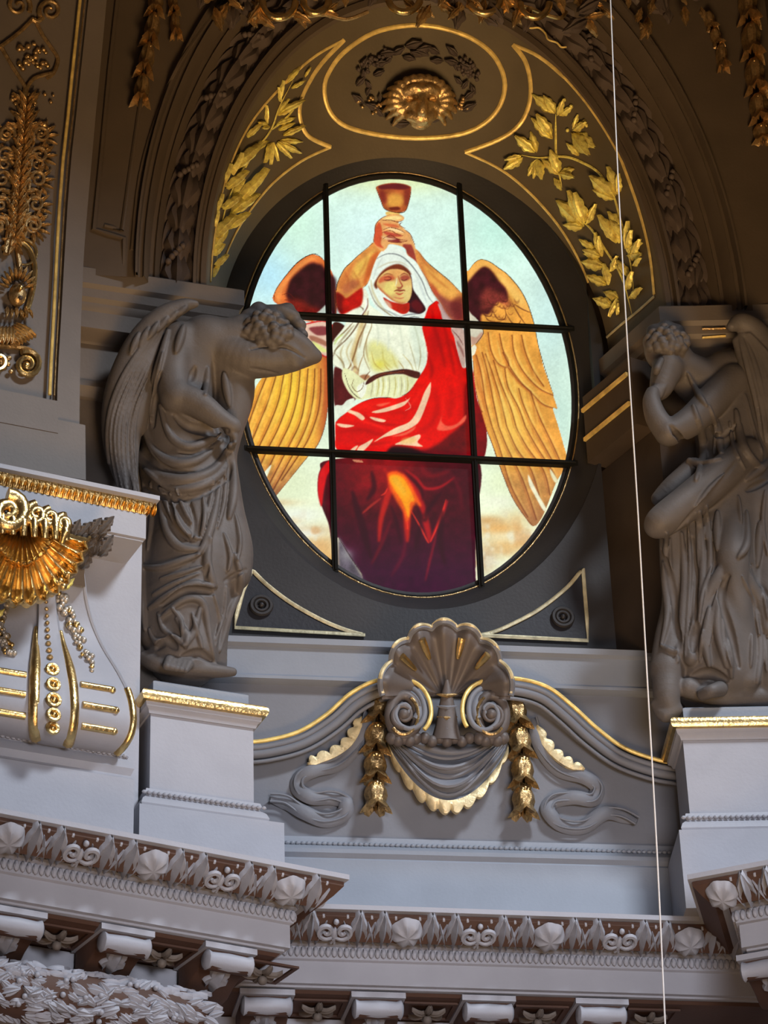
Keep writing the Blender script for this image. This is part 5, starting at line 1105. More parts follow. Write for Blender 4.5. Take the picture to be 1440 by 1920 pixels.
        for _ in range(smooth):
            acc = np.zeros_like(co); w_ = np.zeros(len(co))
            for i in range(4):
                for j in (1, 3): np.add.at(acc, f[:, i], co[f[:, (i+j) % 4]]); np.add.at(w_, f[:, i], 1)
            co = co*.45+.55*acc/np.maximum(1, w_)[:, None]
        co = co-np.array(origin(parent)); me = bpy.data.meshes.new(name); me.vertices.add(len(co)); me.vertices.foreach_set('co', co.astype(np.float32).ravel())
        k = len(f); me.loops.add(k*4); me.loops.foreach_set('vertex_index', f.astype(np.int32).ravel()); me.polygons.add(k); me.polygons.foreach_set('loop_start', (np.arange(k)*4).astype(np.int32))
        me.update(calc_edges=True); me.polygons.foreach_set('use_smooth', [True]*k); me.materials.append(M[m] if isinstance(m, str) else m); me.validate()
        o = bpy.data.objects.new(name, me); COL.objects.link(o); o.parent = parent; return o
def bounds(x0, x1, y0, y1, o0, o1):
    c = [P(x, y, o) for x in (x0, x1) for y in (y0, y1) for o in (o0, o1)]
    return [min(p[i] for p in c) for i in range(3)], [max(p[i] for p in c) for i in range(3)]

# ---------------------------------------------------------------- left statue
SL = thing('angel_statue', 'bowed winged stone figure on the left pedestal, head and elbow dark against the window', 'statue', V(((corL[0][0]+corL[2][0])/2, (corL[0][1]+corL[2][1])/2, zPL)))
S = Sculpt(*bounds(225, 615, 555, 1290, .35, 1.2), .0092)
# trunk and hips, bent forward
S.limb([(352, 905, .66, 66), (345, 850, .66, 72), (335, 790, .68, 70), (338, 730, .72, 66), (352, 680, .78, 62), (385, 645, .84, 54)], .05)
S.limb([(385, 650, .84, 50), (430, 640, .88, 44), (470, 632, .92, 36)], .04)
S.limb([(430, 680, .82, 44), (440, 740, .76, 36), (424, 810, .72, 30), (418, 850, .70, 26)], .03)
# skirt mass to the plinth
S.limb([(350, 900, .64, 72), (362, 970, .62, 74), (362, 1050, .60, 84), (350, 1120, .60, 78), (345, 1180, .60, 66), (345, 1225, .60, 64)], .05)
S.limb([(400, 880, .66, 44), (412, 960, .68, 44), (430, 1030, .70, 42), (432, 1072, .70, 38)], .04)
S.limb([(412, 1060, .68, 36), (400, 1130, .62, 38), (392, 1190, .58, 34), (400, 1245, .56, 24)], .04)
S.limb([(300, 860, .62, 40), (298, 940, .58, 30), (292, 1030, .58, 36), (292, 1110, .60, 34), (300, 1190, .62, 34)], .03)
# head with curls
S.ell(P(500, 622, .98), (.165, .17, .17), .02)
S.limb([(520, 640, 1.0, 34), (545, 665, 1.0, 26), (552, 680, 1.0, 16)], .03)
# raised arm: shoulder, elbow at the right, hand at the head
S.limb([(415, 660, .86, 44), (460, 672, .92, 38), (520, 674, .96, 30), (570, 670, .98, 19), (590, 668, .98, 12)], .02)
S.limb([(590, 668, .98, 13), (565, 650, 1.02, 20), (540, 634, 1.05, 22), (515, 622, 1.07, 20), (500, 612, 1.08, 16)], .02)
# near shoulder and arm folded across the waist
S.limb([(335, 640, .92, 38), (322, 700, .96, 32), (330, 745, 1.00, 29)], .03)
S.limb([(335, 742, 1.0, 28), (375, 760, 1.02, 25), (410, 785, 1.02, 20), (435, 800, 1.0, 17)], .02)
for k in range(4): S.limb([(426, 792+5*k, 1.0, 8), (438, 798+6*k, 1.0, 6), (441, 810+6*k, .98, 5), (434, 818+5*k, .97, 4)], .006)
S.limb([(425, 788, 1.03, 6), (438, 786, 1.04, 5), (447, 792, 1.03, 4)], .006)
S.stroke([(572, 672), (540, 652), (505, 648), (470, 655)], 4, .008, True, push=.004)
for k in range(4): S.limb([(512+5*k, 612+2*k, 1.10, 6), (498+4*k, 604+3*k, 1.12, 5.5), (486+4*k, 602+4*k, 1.10, 4.5)], .006)
# hair
for i in range(34):
    a = i*2.4; rr = 8+34*sqrt(i/34); x, y = 505+rr*1.05*cos(a), 612+rr*.85*sin(a)
    h = S.surf(x, y)
    if h is not None: S.ell(h, (.038, .038, .034), .012)
for x, y, q in ((484, 582, .07), (466, 592, .06), (528, 588, .085), (546, 594, .07), (508, 586, .07), (560, 610, .06), (450, 604, .06), (566, 628, .05), (450, 630, .07), (462, 655, .06), (486, 574, .035), (540, 578, .05)): S.ell(P(x, y, .97), (q, q*.9, q*.85), .035)
# drapery: swags over the hip, falling folds
for pts, r in (([(250, 800), (262, 860), (300, 893), (352, 900), (402, 880), (432, 835)], 11), ([(262, 770), (285, 840), (325, 868), (372, 862), (415, 825)], 9), ([(300, 760), (318, 815), (350, 838), (388, 828), (420, 805)], 8), ([(272, 880), (320, 915), (375, 912), (420, 880), (440, 830)], 8),
               ([(300, 915), (322, 960), (345, 995), (370, 1010)], 8), ([(300, 940), (312, 990), (335, 1025), (375, 1030)], 9), ([(412, 905), (402, 960), (388, 1010), (372, 1040)], 8), ([(436, 850), (438, 920), (430, 970)], 9), ([(395, 1010), (388, 1050), (396, 1085), (405, 1100)], 9),
               ([(262, 1060), (300, 1065), (345, 1050), (372, 1040)], 7), ([(280, 1140), (320, 1115), (365, 1095), (400, 1100)], 8), ([(300, 1160), (345, 1125), (380, 1130), (392, 1190), (402, 1240)], 7), ([(375, 1140), (365, 1180), (350, 1210)], 6), ([(330, 1160), (350, 1190), (348, 1215)], 6),
               ([(280, 1180), (295, 1205), (325, 1195), (345, 1210)], 7), ([(440, 1040), (452, 1090), (430, 1150), (412, 1220)], 8), ([(315, 620), (300, 680), (285, 740), (272, 800)], 9), ([(345, 610), (330, 660)], 8), ([(390, 690), (385, 740)], 7), ([(420, 700), (430, 760)], 8), ([(268, 960), (262, 1040), (266, 1110), (272, 1180)], 8)):
    S.stroke(pts, r, .011, push=-.010, n=8)
for pts in ([(290, 650), (276, 705), (262, 765), (258, 800)], [(305, 660), (292, 720), (282, 790)], [(282, 905), (284, 970), (276, 1030)], [(318, 925), (332, 975), (352, 1002)], [(330, 918), (350, 965), (368, 990)], [(402, 900), (392, 950), (376, 1000)], [(424, 880), (420, 940), (408, 990)], [(380, 925), (384, 970), (376, 1010)],
            [(300, 1085), (340, 1075), (378, 1062)], [(285, 1115), (325, 1095), (372, 1075)], [(400, 1110), (412, 1160), (405, 1210)], [(425, 1100), (420, 1150), (404, 1200)], [(360, 1150), (372, 1190), (380, 1220)], [(322, 1140), (340, 1165), (342, 1200)], [(296, 1150), (306, 1180), (322, 1190)], [(440, 960), (450, 1010), (446, 1050)], [(420, 1000), (432, 1040), (428, 1070)]):
    S.stroke(pts, 4.5, .007, push=-.008, n=8)
for pts, r in (([(330, 780), (355, 800), (395, 808), (425, 808)], 12), ([(262, 905), (310, 935), (370, 932), (425, 900)], 6), ([(318, 940), (330, 985), (355, 1015)], 6), ([(305, 1135), (345, 1108), (385, 1108), (398, 1112)], 8), ([(295, 1215), (312, 1200), (330, 1215)], 10), ([(345, 1230), (375, 1225), (395, 1240)], 9),
               ([(390, 1060), (380, 1090)], 5), ([(420, 1090), (440, 1078), (462, 1068)], 4), ([(300, 700), (290, 760), (288, 800)], 6), ([(365, 690), (355, 720)], 7), ([(424, 820), (430, 870), (428, 900)], 5), ([(352, 930), (365, 980), (360, 1010)], 4), ([(335, 848), (370, 850), (400, 838)], 4), ([(285, 850), (320, 882), (365, 886)], 4), ([(470, 690), (520, 700)], 3)):
    S.stroke(pts, r, .012, True, push=.004)
# rock and toes
S.limb([(274, 1234, .66, 14), (300, 1246, .72, 16), (350, 1252, .74, 14), (405, 1258, .70, 12), (436, 1260, .66, 8)], .03)
for k in range(5): S.limb([(318+9*k, 1238+2*k, .80, 9), (312+9*k, 1250+2*k, .86, 7-.5*k)], .008)
S.build('figure', 'statue', SL, 1)
# wing of the left statue: its own carved piece, long feathers from the shoulder arch down to the ledge
S2 = Sculpt(*bounds(185, 400, 545, 945, .6, 1.25), .0085)
S2.limb([(366, 570, 1.06, 7), (342, 574, 1.06, 14), (300, 598, 1.04, 21), (262, 645, .98, 26), (233, 715, .90, 30), (220, 780, .84, 29), (220, 840, .80, 24), (232, 900, .76, 16), (240, 935, .76, 9)], .03)
S2.limb([(300, 622, .98, 14), (276, 670, .94, 22), (262, 740, .88, 24), (255, 800, .82, 20)], .03)
S2.limb([(262, 760, .86, 16), (250, 830, .82, 12), (250, 890, .80, 9), (258, 935, .80, 6)], .02)
for i in range(7):
    x = -20+8*i; S2.stroke([(300+x*.3, 612+4*i), (258+x, 690), (226+x, 770), (222+x, 850), (236+x*.9, 930)], 5, .008, push=-.006)
for i in range(6):
    x = -16+8*i; S2.stroke([(262+x, 700), (230+x, 775), (226+x, 850), (238+x*.9, 920)], 2.4, .005, True, push=.002)
for i in range(6): S2.stroke([(350-18*i, 575+10*i), (330-17*i, 592+14*i)], 6, .01, push=-.004)
S2.build('wing', 'statue', SL, 1)

# ---------------------------------------------------------------- right statue
SR = thing('draped_statue', 'draped winged stone figure, chin on hand, on the right pedestal', 'statue', V(((corR[0][0]+corR[2][0])/2, (corR[0][1]+corR[2][1])/2, zPR)))
S = Sculpt(*bounds(1195, 1475, 575, 1365, .25, 1.2), .0092)
S.ell(P(1250, 655, .93), (.175, .18, .19), .02)
S.limb([(1252, 690, .96, 30), (1240, 725, .98, 22), (1232, 742, 1.0, 12)], .02)
S.limb([(1275, 690, .86, 36), (1310, 715, .80, 46), (1350, 740, .74, 60), (1370, 800, .70, 70), (1375, 860, .68, 70), (1370, 930, .66, 70)], .05)
S.limb([(1360, 700, .82, 44), (1420, 700, .74, 50), (1450, 760, .70, 50)], .04)
# bent arm, elbow low, hand under the chin
S.limb([(1372, 715, .92, 34), (1335, 752, .98, 31), (1295, 790, 1.04, 28), (1255, 812, 1.06, 24)], .02)
S.limb([(1252, 812, 1.06, 24), (1232, 785, 1.05, 21), (1222, 755, 1.04, 17), (1224, 738, 1.03, 14)], .015)
for k in range(4): S.limb([(1222+5*k, 742, 1.04, 5.5), (1226+6*k, 728, 1.05, 5), (1236+5*k, 722, 1.04, 4)], .006)
# nose of the lowered face
S.limb([(1240, 676, 1.10, 6), (1233, 690, 1.13, 7), (1231, 698, 1.11, 6)], .012)
# rolled drapery across the front
S.limb([(1402, 850, .92, 30), (1350, 892, 1.0, 33), (1290, 942, 1.04, 33), (1245, 975, 1.04, 30), (1232, 985, 1.02, 24)], .02)
S.limb([(1300, 880, .86, 22), (1262, 915, .86, 22), (1235, 935, .84, 14)], .03)
# long skirt
S.limb([(1370, 930, .66, 74), (1350, 1010, .64, 80), (1345, 1100, .62, 84), (1340, 1190, .62, 88), (1345, 1260, .60, 84)], .05)
S.limb([(1262, 985, .84, 26), (1262, 1060, .76, 24), (1268, 1130, .70, 26), (1258, 1200, .70, 30), (1250, 1255, .72, 30)], .03)
S.limb([(1300, 960, .86, 24), (1302, 1060, .80, 24), (1300, 1150, .76, 26), (1290, 1230, .76, 28)], .03)
S.limb([(1430, 960, .70, 60), (1440, 1060, .66, 60), (1445, 1160, .66, 60), (1450, 1270, .64, 60)], .04)
# bent knee with the cloth falling from it
S.limb([(1372, 990, .86, 34), (1374, 1050, .98, 30), (1380, 1120, .92, 27), (1392, 1200, .84, 24), (1404, 1275, .80, 20)], .025)
S.limb([(1372, 1048, 1.0, 12), (1345, 1085, .98, 12), (1322, 1130, .92, 12), (1305, 1180, .88, 13), (1296, 1235, .84, 14)], .012)
S.limb([(1376, 1045, 1.0, 11), (1400, 1085, .98, 12), (1425, 1130, .92, 13), (1440, 1180, .88, 14)], .012)
S.limb([(1340, 1190, .84, 26), (1350, 1240, .84, 26)], .03)
# hair
for i in range(40):
    a = i*2.4; rr = 6+42*sqrt(i/40); x, y = 1250+rr*1.0*cos(a), 632+rr*.62*sin(a)
    h = S.surf(x, y)
    if h is not None: S.ell(h, (.036, .036, .032), .010)
for x, y, q in ((1268, 622, .07), (1278, 642, .07), (1282, 668, .06), (1220, 640, .06), (1228, 622, .07), (1248, 614, .07), (1276, 690, .05)): S.ell(P(x, y, .93), (q, q*.9, q*.9), .035)
for pts, r in (([(1300, 760), (1320, 840), (1305, 900)], 8), ([(1345, 790), (1352, 850)], 8), ([(1380, 770), (1395, 840), (1430, 880)], 9), ([(1410, 720), (1432, 780), (1440, 840)], 9), ([(1365, 885), (1330, 920), (1300, 960)], 7), ([(1400, 900), (1425, 880), (1445, 860)], 8), ([(1250, 1000), (1246, 1080), (1252, 1150), (1240, 1210)], 7),
               ([(1278, 1000), (1284, 1090), (1278, 1180), (1270, 1240)], 8), ([(1312, 960), (1318, 1060), (1312, 1140)], 7), ([(1325, 950), (1332, 1040), (1325, 1090)], 6), ([(1345, 960), (1345, 1030)], 8), ([(1400, 960), (1400, 1020), (1385, 1045)], 8), ([(1425, 980), (1420, 1060)], 8), ([(1330, 1140), (1322, 1200), (1330, 1250)], 8), ([(1350, 1110), (1345, 1180), (1362, 1250)], 8),
               ([(1420, 1150), (1425, 1220), (1420, 1280)], 8), ([(1365, 1200), (1372, 1270)], 7), ([(1240, 1210), (1262, 1222), (1276, 1218)], 6), ([(1290, 700), (1310, 740), (1325, 760)], 6), ([(1270, 850), (1310, 870), (1350, 860)], 7)):
    S.stroke(pts, r, .010, push=-.010, n=8)
for pts in ([(1290, 980), (1294, 1060), (1290, 1150), (1284, 1230)], [(1306, 960), (1310, 1040), (1306, 1100)], [(1256, 1010), (1258, 1090), (1262, 1160)], [(1336, 1060), (1318, 1110), (1310, 1170)], [(1352, 1090), (1336, 1150), (1330, 1210)], [(1360, 1130), (1356, 1190), (1372, 1250)], [(1392, 1080), (1412, 1130), (1424, 1190)], [(1408, 1060), (1430, 1110), (1440, 1160)],
            [(1330, 760), (1342, 800), (1338, 850)], [(1368, 790), (1376, 840), (1398, 880)], [(1398, 740), (1412, 800), (1430, 850)], [(1320, 960), (1325, 1010)], [(1385, 930), (1390, 980)], [(1435, 920), (1430, 980), (1440, 1040)], [(1410, 1190), (1408, 1250)], [(1434, 1190), (1438, 1260)], [(1318, 1180), (1312, 1240)]):
    S.stroke(pts, 4.2, .007, push=-.008, n=8)
for pts, r in (([(1385, 860), (1330, 930), (1262, 1000)], 5), ([(1240, 1030), (1262, 1100), (1272, 1200), (1275, 1230)], 7), ([(1366, 1080), (1352, 1120), (1372, 1190), (1385, 1250)], 8), ([(1298, 1010), (1308, 1100), (1302, 1170)], 5), ([(1306, 1170), (1300, 1220)], 10), ([(1300, 1268), (1330, 1262), (1362, 1275)], 11), ([(1258, 800), (1280, 830), (1310, 850)], 8), ([(1410, 1060), (1440, 1120)], 6), ([(1268, 1275), (1292, 1285)], 8), ([(1330, 800), (1350, 820), (1390, 790)], 5), ([(1396, 660), (1376, 650)], 10), ([(1400, 920), (1440, 900)], 7)):
    S.stroke(pts, r, .012, True, push=.006)
# foot, rock overhanging the plinth
S.limb([(1318, 1302, .86, 11), (1334, 1296, .92, 12), (1350, 1292, .86, 14)], .02)
S.limb([(1252, 1258, .72, 28), (1250, 1300, .74, 24), (1258, 1330, .72, 18)], .03); S.limb([(1290, 1290, .76, 18), (1340, 1304, .74, 16), (1400, 1306, .72, 18), (1450, 1306, .70, 18)], .03)
S.limb([(1228, 1320, .70, 8), (1248, 1340, .72, 14), (1270, 1330, .74, 10)], .02)
S.build('figure', 'statue', SR, 1)
S2 = Sculpt(*bounds(1350, 1480, 570, 850, .7, 1.3), .0085)
S2.limb([(1372, 612, 1.12, 10), (1392, 606, 1.10, 20), (1420, 630, 1.06, 26), (1445, 690, 1.0, 32), (1458, 770, .92, 34), (1462, 840, .86, 28)], .03)
S2.limb([(1385, 640, 1.04, 12), (1408, 690, 1.0, 22), (1430, 760, .92, 26), (1440, 820, .88, 22)], .03)
for i in range(7):
    x = -18+9*i; S2.stroke([(1392+x*.4, 625), (1416+x, 680), (1436+x, 760), (1445+x, 830)], 4.5, .008, push=-.006)
S2.build('wing', 'statue', SR, 1)

# ---------------------------------------------------------------- mask medallion at the crown of the soffit
def sp(px, py, lift): h = SOF.hit(px, py); return np.array(h[0]+h[1]*lift)
hc = SOF.hit(777, 165); MD = thing('mask_medallion', 'gilded lion-like mask in a brown fruit wreath at the crown of the arch', 'relief', hc[0])
cs = [V(sp(x, y, l)) for x in (640, 925) for y in (70, 252) for l in (-.05, .42)]
S = Sculpt([min(c[i] for c in cs)-.05 for i in range(3)], [max(c[i] for c in cs)+.05 for i in range(3)], .0105)
def ML(pts, k=.015, sub=False, n=4): q = catmull(pts, False, n); S.chain([tuple(sp(a[0], a[1], a[2])) for a in q], [a[3]/240 for a in q], k, sub)
ML([(785, 190, .10, 44), (783, 205, .14, 34), (780, 222, .16, 22)], .03)
ML([(786, 188, .24, 9), (784, 204, .29, 10), (783, 214, .29, 12)], .02)               # muzzle ridge
ML([(752, 176, .20, 9), (768, 170, .24, 9), (784, 174, .24, 9), (800, 170, .24, 9), (816, 176, .20, 9)], .015)
for s_ in (-1, 1): ML([(784+s_*13, 189, .25, 7), (784+s_*24, 190, .23, 7)], .006, True)
ML([(762, 222, .22, 12), (783, 228, .24, 13), (804, 222, .22, 12)], .015); ML([(768, 236, .2, 7), (783, 240, .2, 9), (798, 236, .2, 7)], .01)
for s_ in (-1, 1):
    ML([(784+s_*8, 184, .22, 6), (784+s_*24, 180, .20, 8), (784+s_*36, 186, .15, 6)], .012)
    ML([(784+s_*18, 192, .22, 6), (784+s_*24, 193, .20, 6)], .006, True); ML([(784+s_*20, 193, .19, 5), (784+s_*23, 193, .19, 5)], .004)
    ML([(784+s_*30, 205, .18, 13), (784+s_*32, 218, .15, 10)], .02)
    for j in range(11):
        a = radians(100-16*j); x0, y0 = 784+s_*32*cos(a), 190-26*sin(a); x1, y1 = 784+s_*72*cos(a+.25), 198-52*sin(a+.25)
        ML([(x0, y0, .17, 7), ((x0+x1)/2+s_*4, (y0+y1)/2-5, .18, 8), (x1, y1, .07, 4)], .007)
ML([(775, 218, .26, 2.5), (783, 220, .28, 3), (791, 218, .26, 2.5)], .004, True)
S.build('mask', 'oldgold', MD, 1)
wl_ = mesh_of(leafvf(1, .55, 2, .2, .3, .06, 8, .25, rib=.1), 'wreath_leaf', 'brown')
WC = (780, 160)
def wp(a, f): return WC[0]+118*f*cos(a), WC[1]-74*f*sin(a)
for k in range(40):
    a = 2*pi*k/40+.02*(k % 3); f0 = .86+.12*(k % 3-1)
    x0, y0 = wp(a, f0); x1, y1 = wp(a+(.28 if cos(a) > 0 else -.28)*(1 if sin(a) > -9 else -1), f0+.10*((k % 2)*2-1)); put_leaf(SOF, wl_, 'wreath_leaf', (x0, y0), (x1, y1), MD, .05, 1.0, .25)
for a0 in (.55, 2.3, 3.75, 5.65, 2.6, .35):
    for j in range(14):
        a = a0+RND.uniform(-.22, .22); f = .92+RND.uniform(-.13, .13); x, y = wp(a, f); h = SOF.hit(x, y, .06); b = MB(); b.ball(h[0], RND.uniform(.014, .021), 6, 4); b.build('berry', 'oldgold' if a0 > 3 else 'brown', MD)
# ================================================================== PARAPET CARTOUCHE
PAR = Surf([par, sill, plinth])
def pp(x, y, off): return P(x, y, off)
def offset_px(pts, d):
    q = np.array(pts, float); t = np.gradient(q, axis=0); t /= np.maximum(1e-6, np.linalg.norm(t, axis=1))[:, None]
    return [(a[0]-b_[1]*d, a[1]+b_[0]*d) for a, b_ in zip(q, t)]
CTL = [(455, 1392), (500, 1388), (560, 1372), (612, 1340), (655, 1302), (700, 1278), (745, 1272), (782, 1282), (803, 1308), (808, 1342), (795, 1368), (768, 1378), (742, 1366), (732, 1340), (742, 1318), (762, 1312), (776, 1326), (770, 1342)]
CTR = [(1275, 1432), (1230, 1424), (1170, 1402), (1120, 1366), (1075, 1325), (1030, 1290), (980, 1274), (930, 1272), (890, 1284), (870, 1310), (868, 1344), (882, 1370), (910, 1380), (936, 1366), (944, 1340), (934, 1318), (914, 1312), (900, 1326), (906, 1342)]
ca = thing('shell_cartouche', 'large grey shell with gold rim and twin scrolls in the middle of the parapet', 'cartouche', pp(838, 1400, .2))
for side, path in ((1, CTL), (-1, CTR)):
    c = catmull(path, False, 6); m = len(c)
    def offs(i): f = i/(m-1); return .20+.26*min(1, max(0, (f-.15)/.4))
    def wdt(i): f = i/(m-1); return 1.0-.45*max(0, (f-.6)/.4)
    for nm, d, r, mm, lift in (('gilt_bead', 0, .017, 'line', .03), ('fillet', 12, .022, 'slate', .015), ('band', 24, .034, 'slate', 0.0), ('lower_fillet', 38, .016, 'slate', -.01)):
        q = offset_px(c, d*side*1.0); n_ = m if nm == 'fillet' else int(m*.60)
        q = [(c[i][0]+(q[i][0]-c[i][0])*wdt(i), c[i][1]+(q[i][1]-c[i][1])*wdt(i)) for i in range(n_)]
        rr = [r*wdt(i) for i in range(n_)]; pts = [pp(x, y, offs(i)+lift) for i, (x, y) in enumerate(q)]
        MB().tube(pts, rr, 8, (0, -1, 0), .9).build(nm, mm, ca)
    # ground wall behind the scroll moulding (web down to the parapet)
    q = offset_px(c, 20*side); n_ = int(m*.55)
    b = MB(); b.tube([pp(x, y, offs(i)-.07) for i, (x, y) in enumerate(q[:n_])], .07, 8, (0, -1, 0), 1.0); b.build('web', 'slate', ca)
    cx = 757 if side > 0 else 921
    b = MB(); b.ball(pp(cx, 1340, .47), .042, 12, 8); b.tube([pp(x, y, .47) for x, y in spiral((cx, 1341), 24, 7, pi/2, 1.2, 24, side)], [.022-.008*k/24 for k in range(25)], 8); b.build('volute_eye', 'shell', ca)
    b = MB(); b.tube([pp(cx+s_*0+(26 if side > 0 else -26)*cos(a), 1342+38*sin(a), .42) for a in [pi*2*k/20 for k in range(20)] for s_ in (0,)], .042, 8, (0, -1, 0), 1, True); b.build('volute', 'shell', ca)
    b = MB(); b.tube([pp(cx+(27 if side > 0 else -27)*cos(a), 1340+37*sin(a), .48) for a in [radians(-60)+pi*1.1*k/14 for k in range(15)]], .012, 6); b.build('volute_gilding', 'darkgold', ca)
    b = MB()
    for k in range(5): b.ball(pp(cx+(-22+11*k), 1384+4*(k % 2), .40), .05, 8, 6)
    b.build('under_leaf', 'shell', ca)
# the shell: fan of seven lobes curling forwards
RIMA = [-77, -52, -30, -9, 10, 31, 53, 77]
def rimpt(a):
    # picture position of the rim at fan angle a
    r = 1+.0*a; x = 838+126*sin(radians(a))*1.0-6*cos(radians(a)); y = 1345-172*cos(radians(a))**.85 if abs(a) < 90 else 1345
    return x, y
def shell_px(a, r):
    wob = .09*abs(sin(radians((a+80)/160*7*180)))          # scalloped rim
    X, Y = rimpt(a); rr = r*(1-.04+wob)
    bx, by = 838+22*sin(radians(a)), 1300
    return bx+(X-bx)*rr, by+(Y-by)*rr
na, nr = 84, 16; rows = []; back = []
for i in range(na+1):
    a = -80+160*i/na; row = []; fl_ = cos(radians((a+80)/160*7*360))
    for j in range(nr+1):
        r = j/nr; x, y = shell_px(a, r); o = .34+.26*r**1.3-.06*(1-r)-.040*fl_*r+(-.10*max(0, r-.86)/.14)*.6
        row.append(pp(x, y, o))
    rows.append(row)
b = MB(); b.strip(rows, False, False); b.strip([[p+V((0, .03, -.01)) for p in r_] for r_ in rows], False, False)
b.strip([[r_[-1] for r_ in rows], [r_[-1]+V((0, .03, -.01)) for r_ in rows]], False, False); b.build('shell_fan', 'shell', ca)
rim = [rows[i][-1]+V((0, -.01, .0)) for i in range(na+1)]
MB().tube(rim, .022, 6).build('shell_rim', 'slate', ca); MB().tube([p+V((0, -.012, .012)) for p in rim], .016, 6).build('shell_rim_gilding', 'hem', ca)
b = MB(); b.tube([pp(838+(0 if k else 0), y, .36+.02*k) for k, y in enumerate((1390, 1360, 1330, 1300, 1275))], [.12, .085, .065, .04, .012], 12, (0, -1, 0), .7); b.build('shell_stem', 'shell', ca)
for k, y in enumerate((1300, 1322, 1342, 1362)): MB().tube([pp(838+dx*.8, y+5-abs(dx)*.12, .455-.01*k-abs(dx)*.0014) for dx in (-24, -14, 0, 14, 24)], [.004, .012, .016, .012, .004], 6).build('stem_rib', 'oldgold' if k in (0, 2) else 'slate', ca)
b = MB()
for k in range(7): b.ball(pp(796+14*k, 1384+6*(k % 2), .38), .045, 8, 6)
b.build('stem_leaves', 'shell', ca)
for a in (-47, -21, 19, 47):
    pts = []
    for r in (.50, .60, .72, .84):
        i = int((a+80)/160*na); j = int(r*nr); pts.append(rows[i][j]+V((0, -.028, 0)))
    MB().tube(pts, [.012, .02, .028, .03], 8, (0, -1, 0), .6).build('gilt_stripe', 'gold', ca)
# --- cloth swag with gold scalloped hem
sw = thing('cloth_swag', 'carved grey cloth swag with gold scalloped hem hanging under the shell', 'swag', pp(838, 1500, .2))
def swp(u, v):
    top = 1368+26*sin(pi*u); bot = 1392+118*max(0, sin(pi*u))**.75; x = 722+226*u+4*(v); y = top+(bot-top)*v+8*u
    o = .175+.13*sin(pi*u)**.6*(.5+.5*sin(pi*min(1, v*1.05)))+.028*sin(v*pi*7+cos(pi*u)*1.2)*sin(pi*u)**.3
    return pp(x, y, o)
n1, n2 = 44, 44; b = MB(); rows = [[swp(i/n1, j/n2) for j in range(n2+1)] for i in range(n1+1)]; b.strip(rows, False, False)
bk = [[(p[0], -.14, p[2]) for p in (r_[0], r_[-1])] for r_ in rows]; b.strip([[r_[-1] for r_ in rows], [k_[1] for k_ in bk]], False, False); b.build('cloth', 'slate', sw)
hem = mesh_of(leafvf(1, 1.15, 0, .06, .12, .10, 8, .2, rib=.03), 'scallop', 'hem')
rows = []
for i in range(121):
    u = i/120; a_ = swp(u, .90)+V((0, -.02, 0)); c_ = swp(u, 1.0)+V((0, -.03, -.012-.050*abs(sin(pi*9.5*u))**.7)); m2 = (a_+c_)/2+V((0, -.012, 0))
    rows.append([a_, m2, c_, c_+V((0, .035, 0)), a_+V((0, .03, 0))])
MB().strip(rows).build('gilt_hem', 'hem', sw)
for k in range(5):
    v = .22+.15*k; MB().tube([swp(.04+.92*i/16, v*(.55+.45*sin(pi*i/16)))+V((0, -.012, 0)) for i in range(17)], [.004+.014*sin(pi*i/16) for i in range(17)], 6).build('fold', 'slate', sw)
# --- husk garlands
bellD = mesh_of(bell(6), 'husk', 'darkgold')
def husks(pts, w, label): return husk_drop(PAR, pts, w, label, bellD, .09, 'husk_garland', 'husk garlands of the cartouche')
husks([(712, 1312), (704, 1366), (700, 1420), (701, 1474), (702, 1530)], 46, 'dark gold husk garland hanging left of the swag')
husks([(958, 1318), (968, 1374), (974, 1428), (977, 1484), (978, 1540)], 46, 'dark gold husk garland hanging right of the swag')
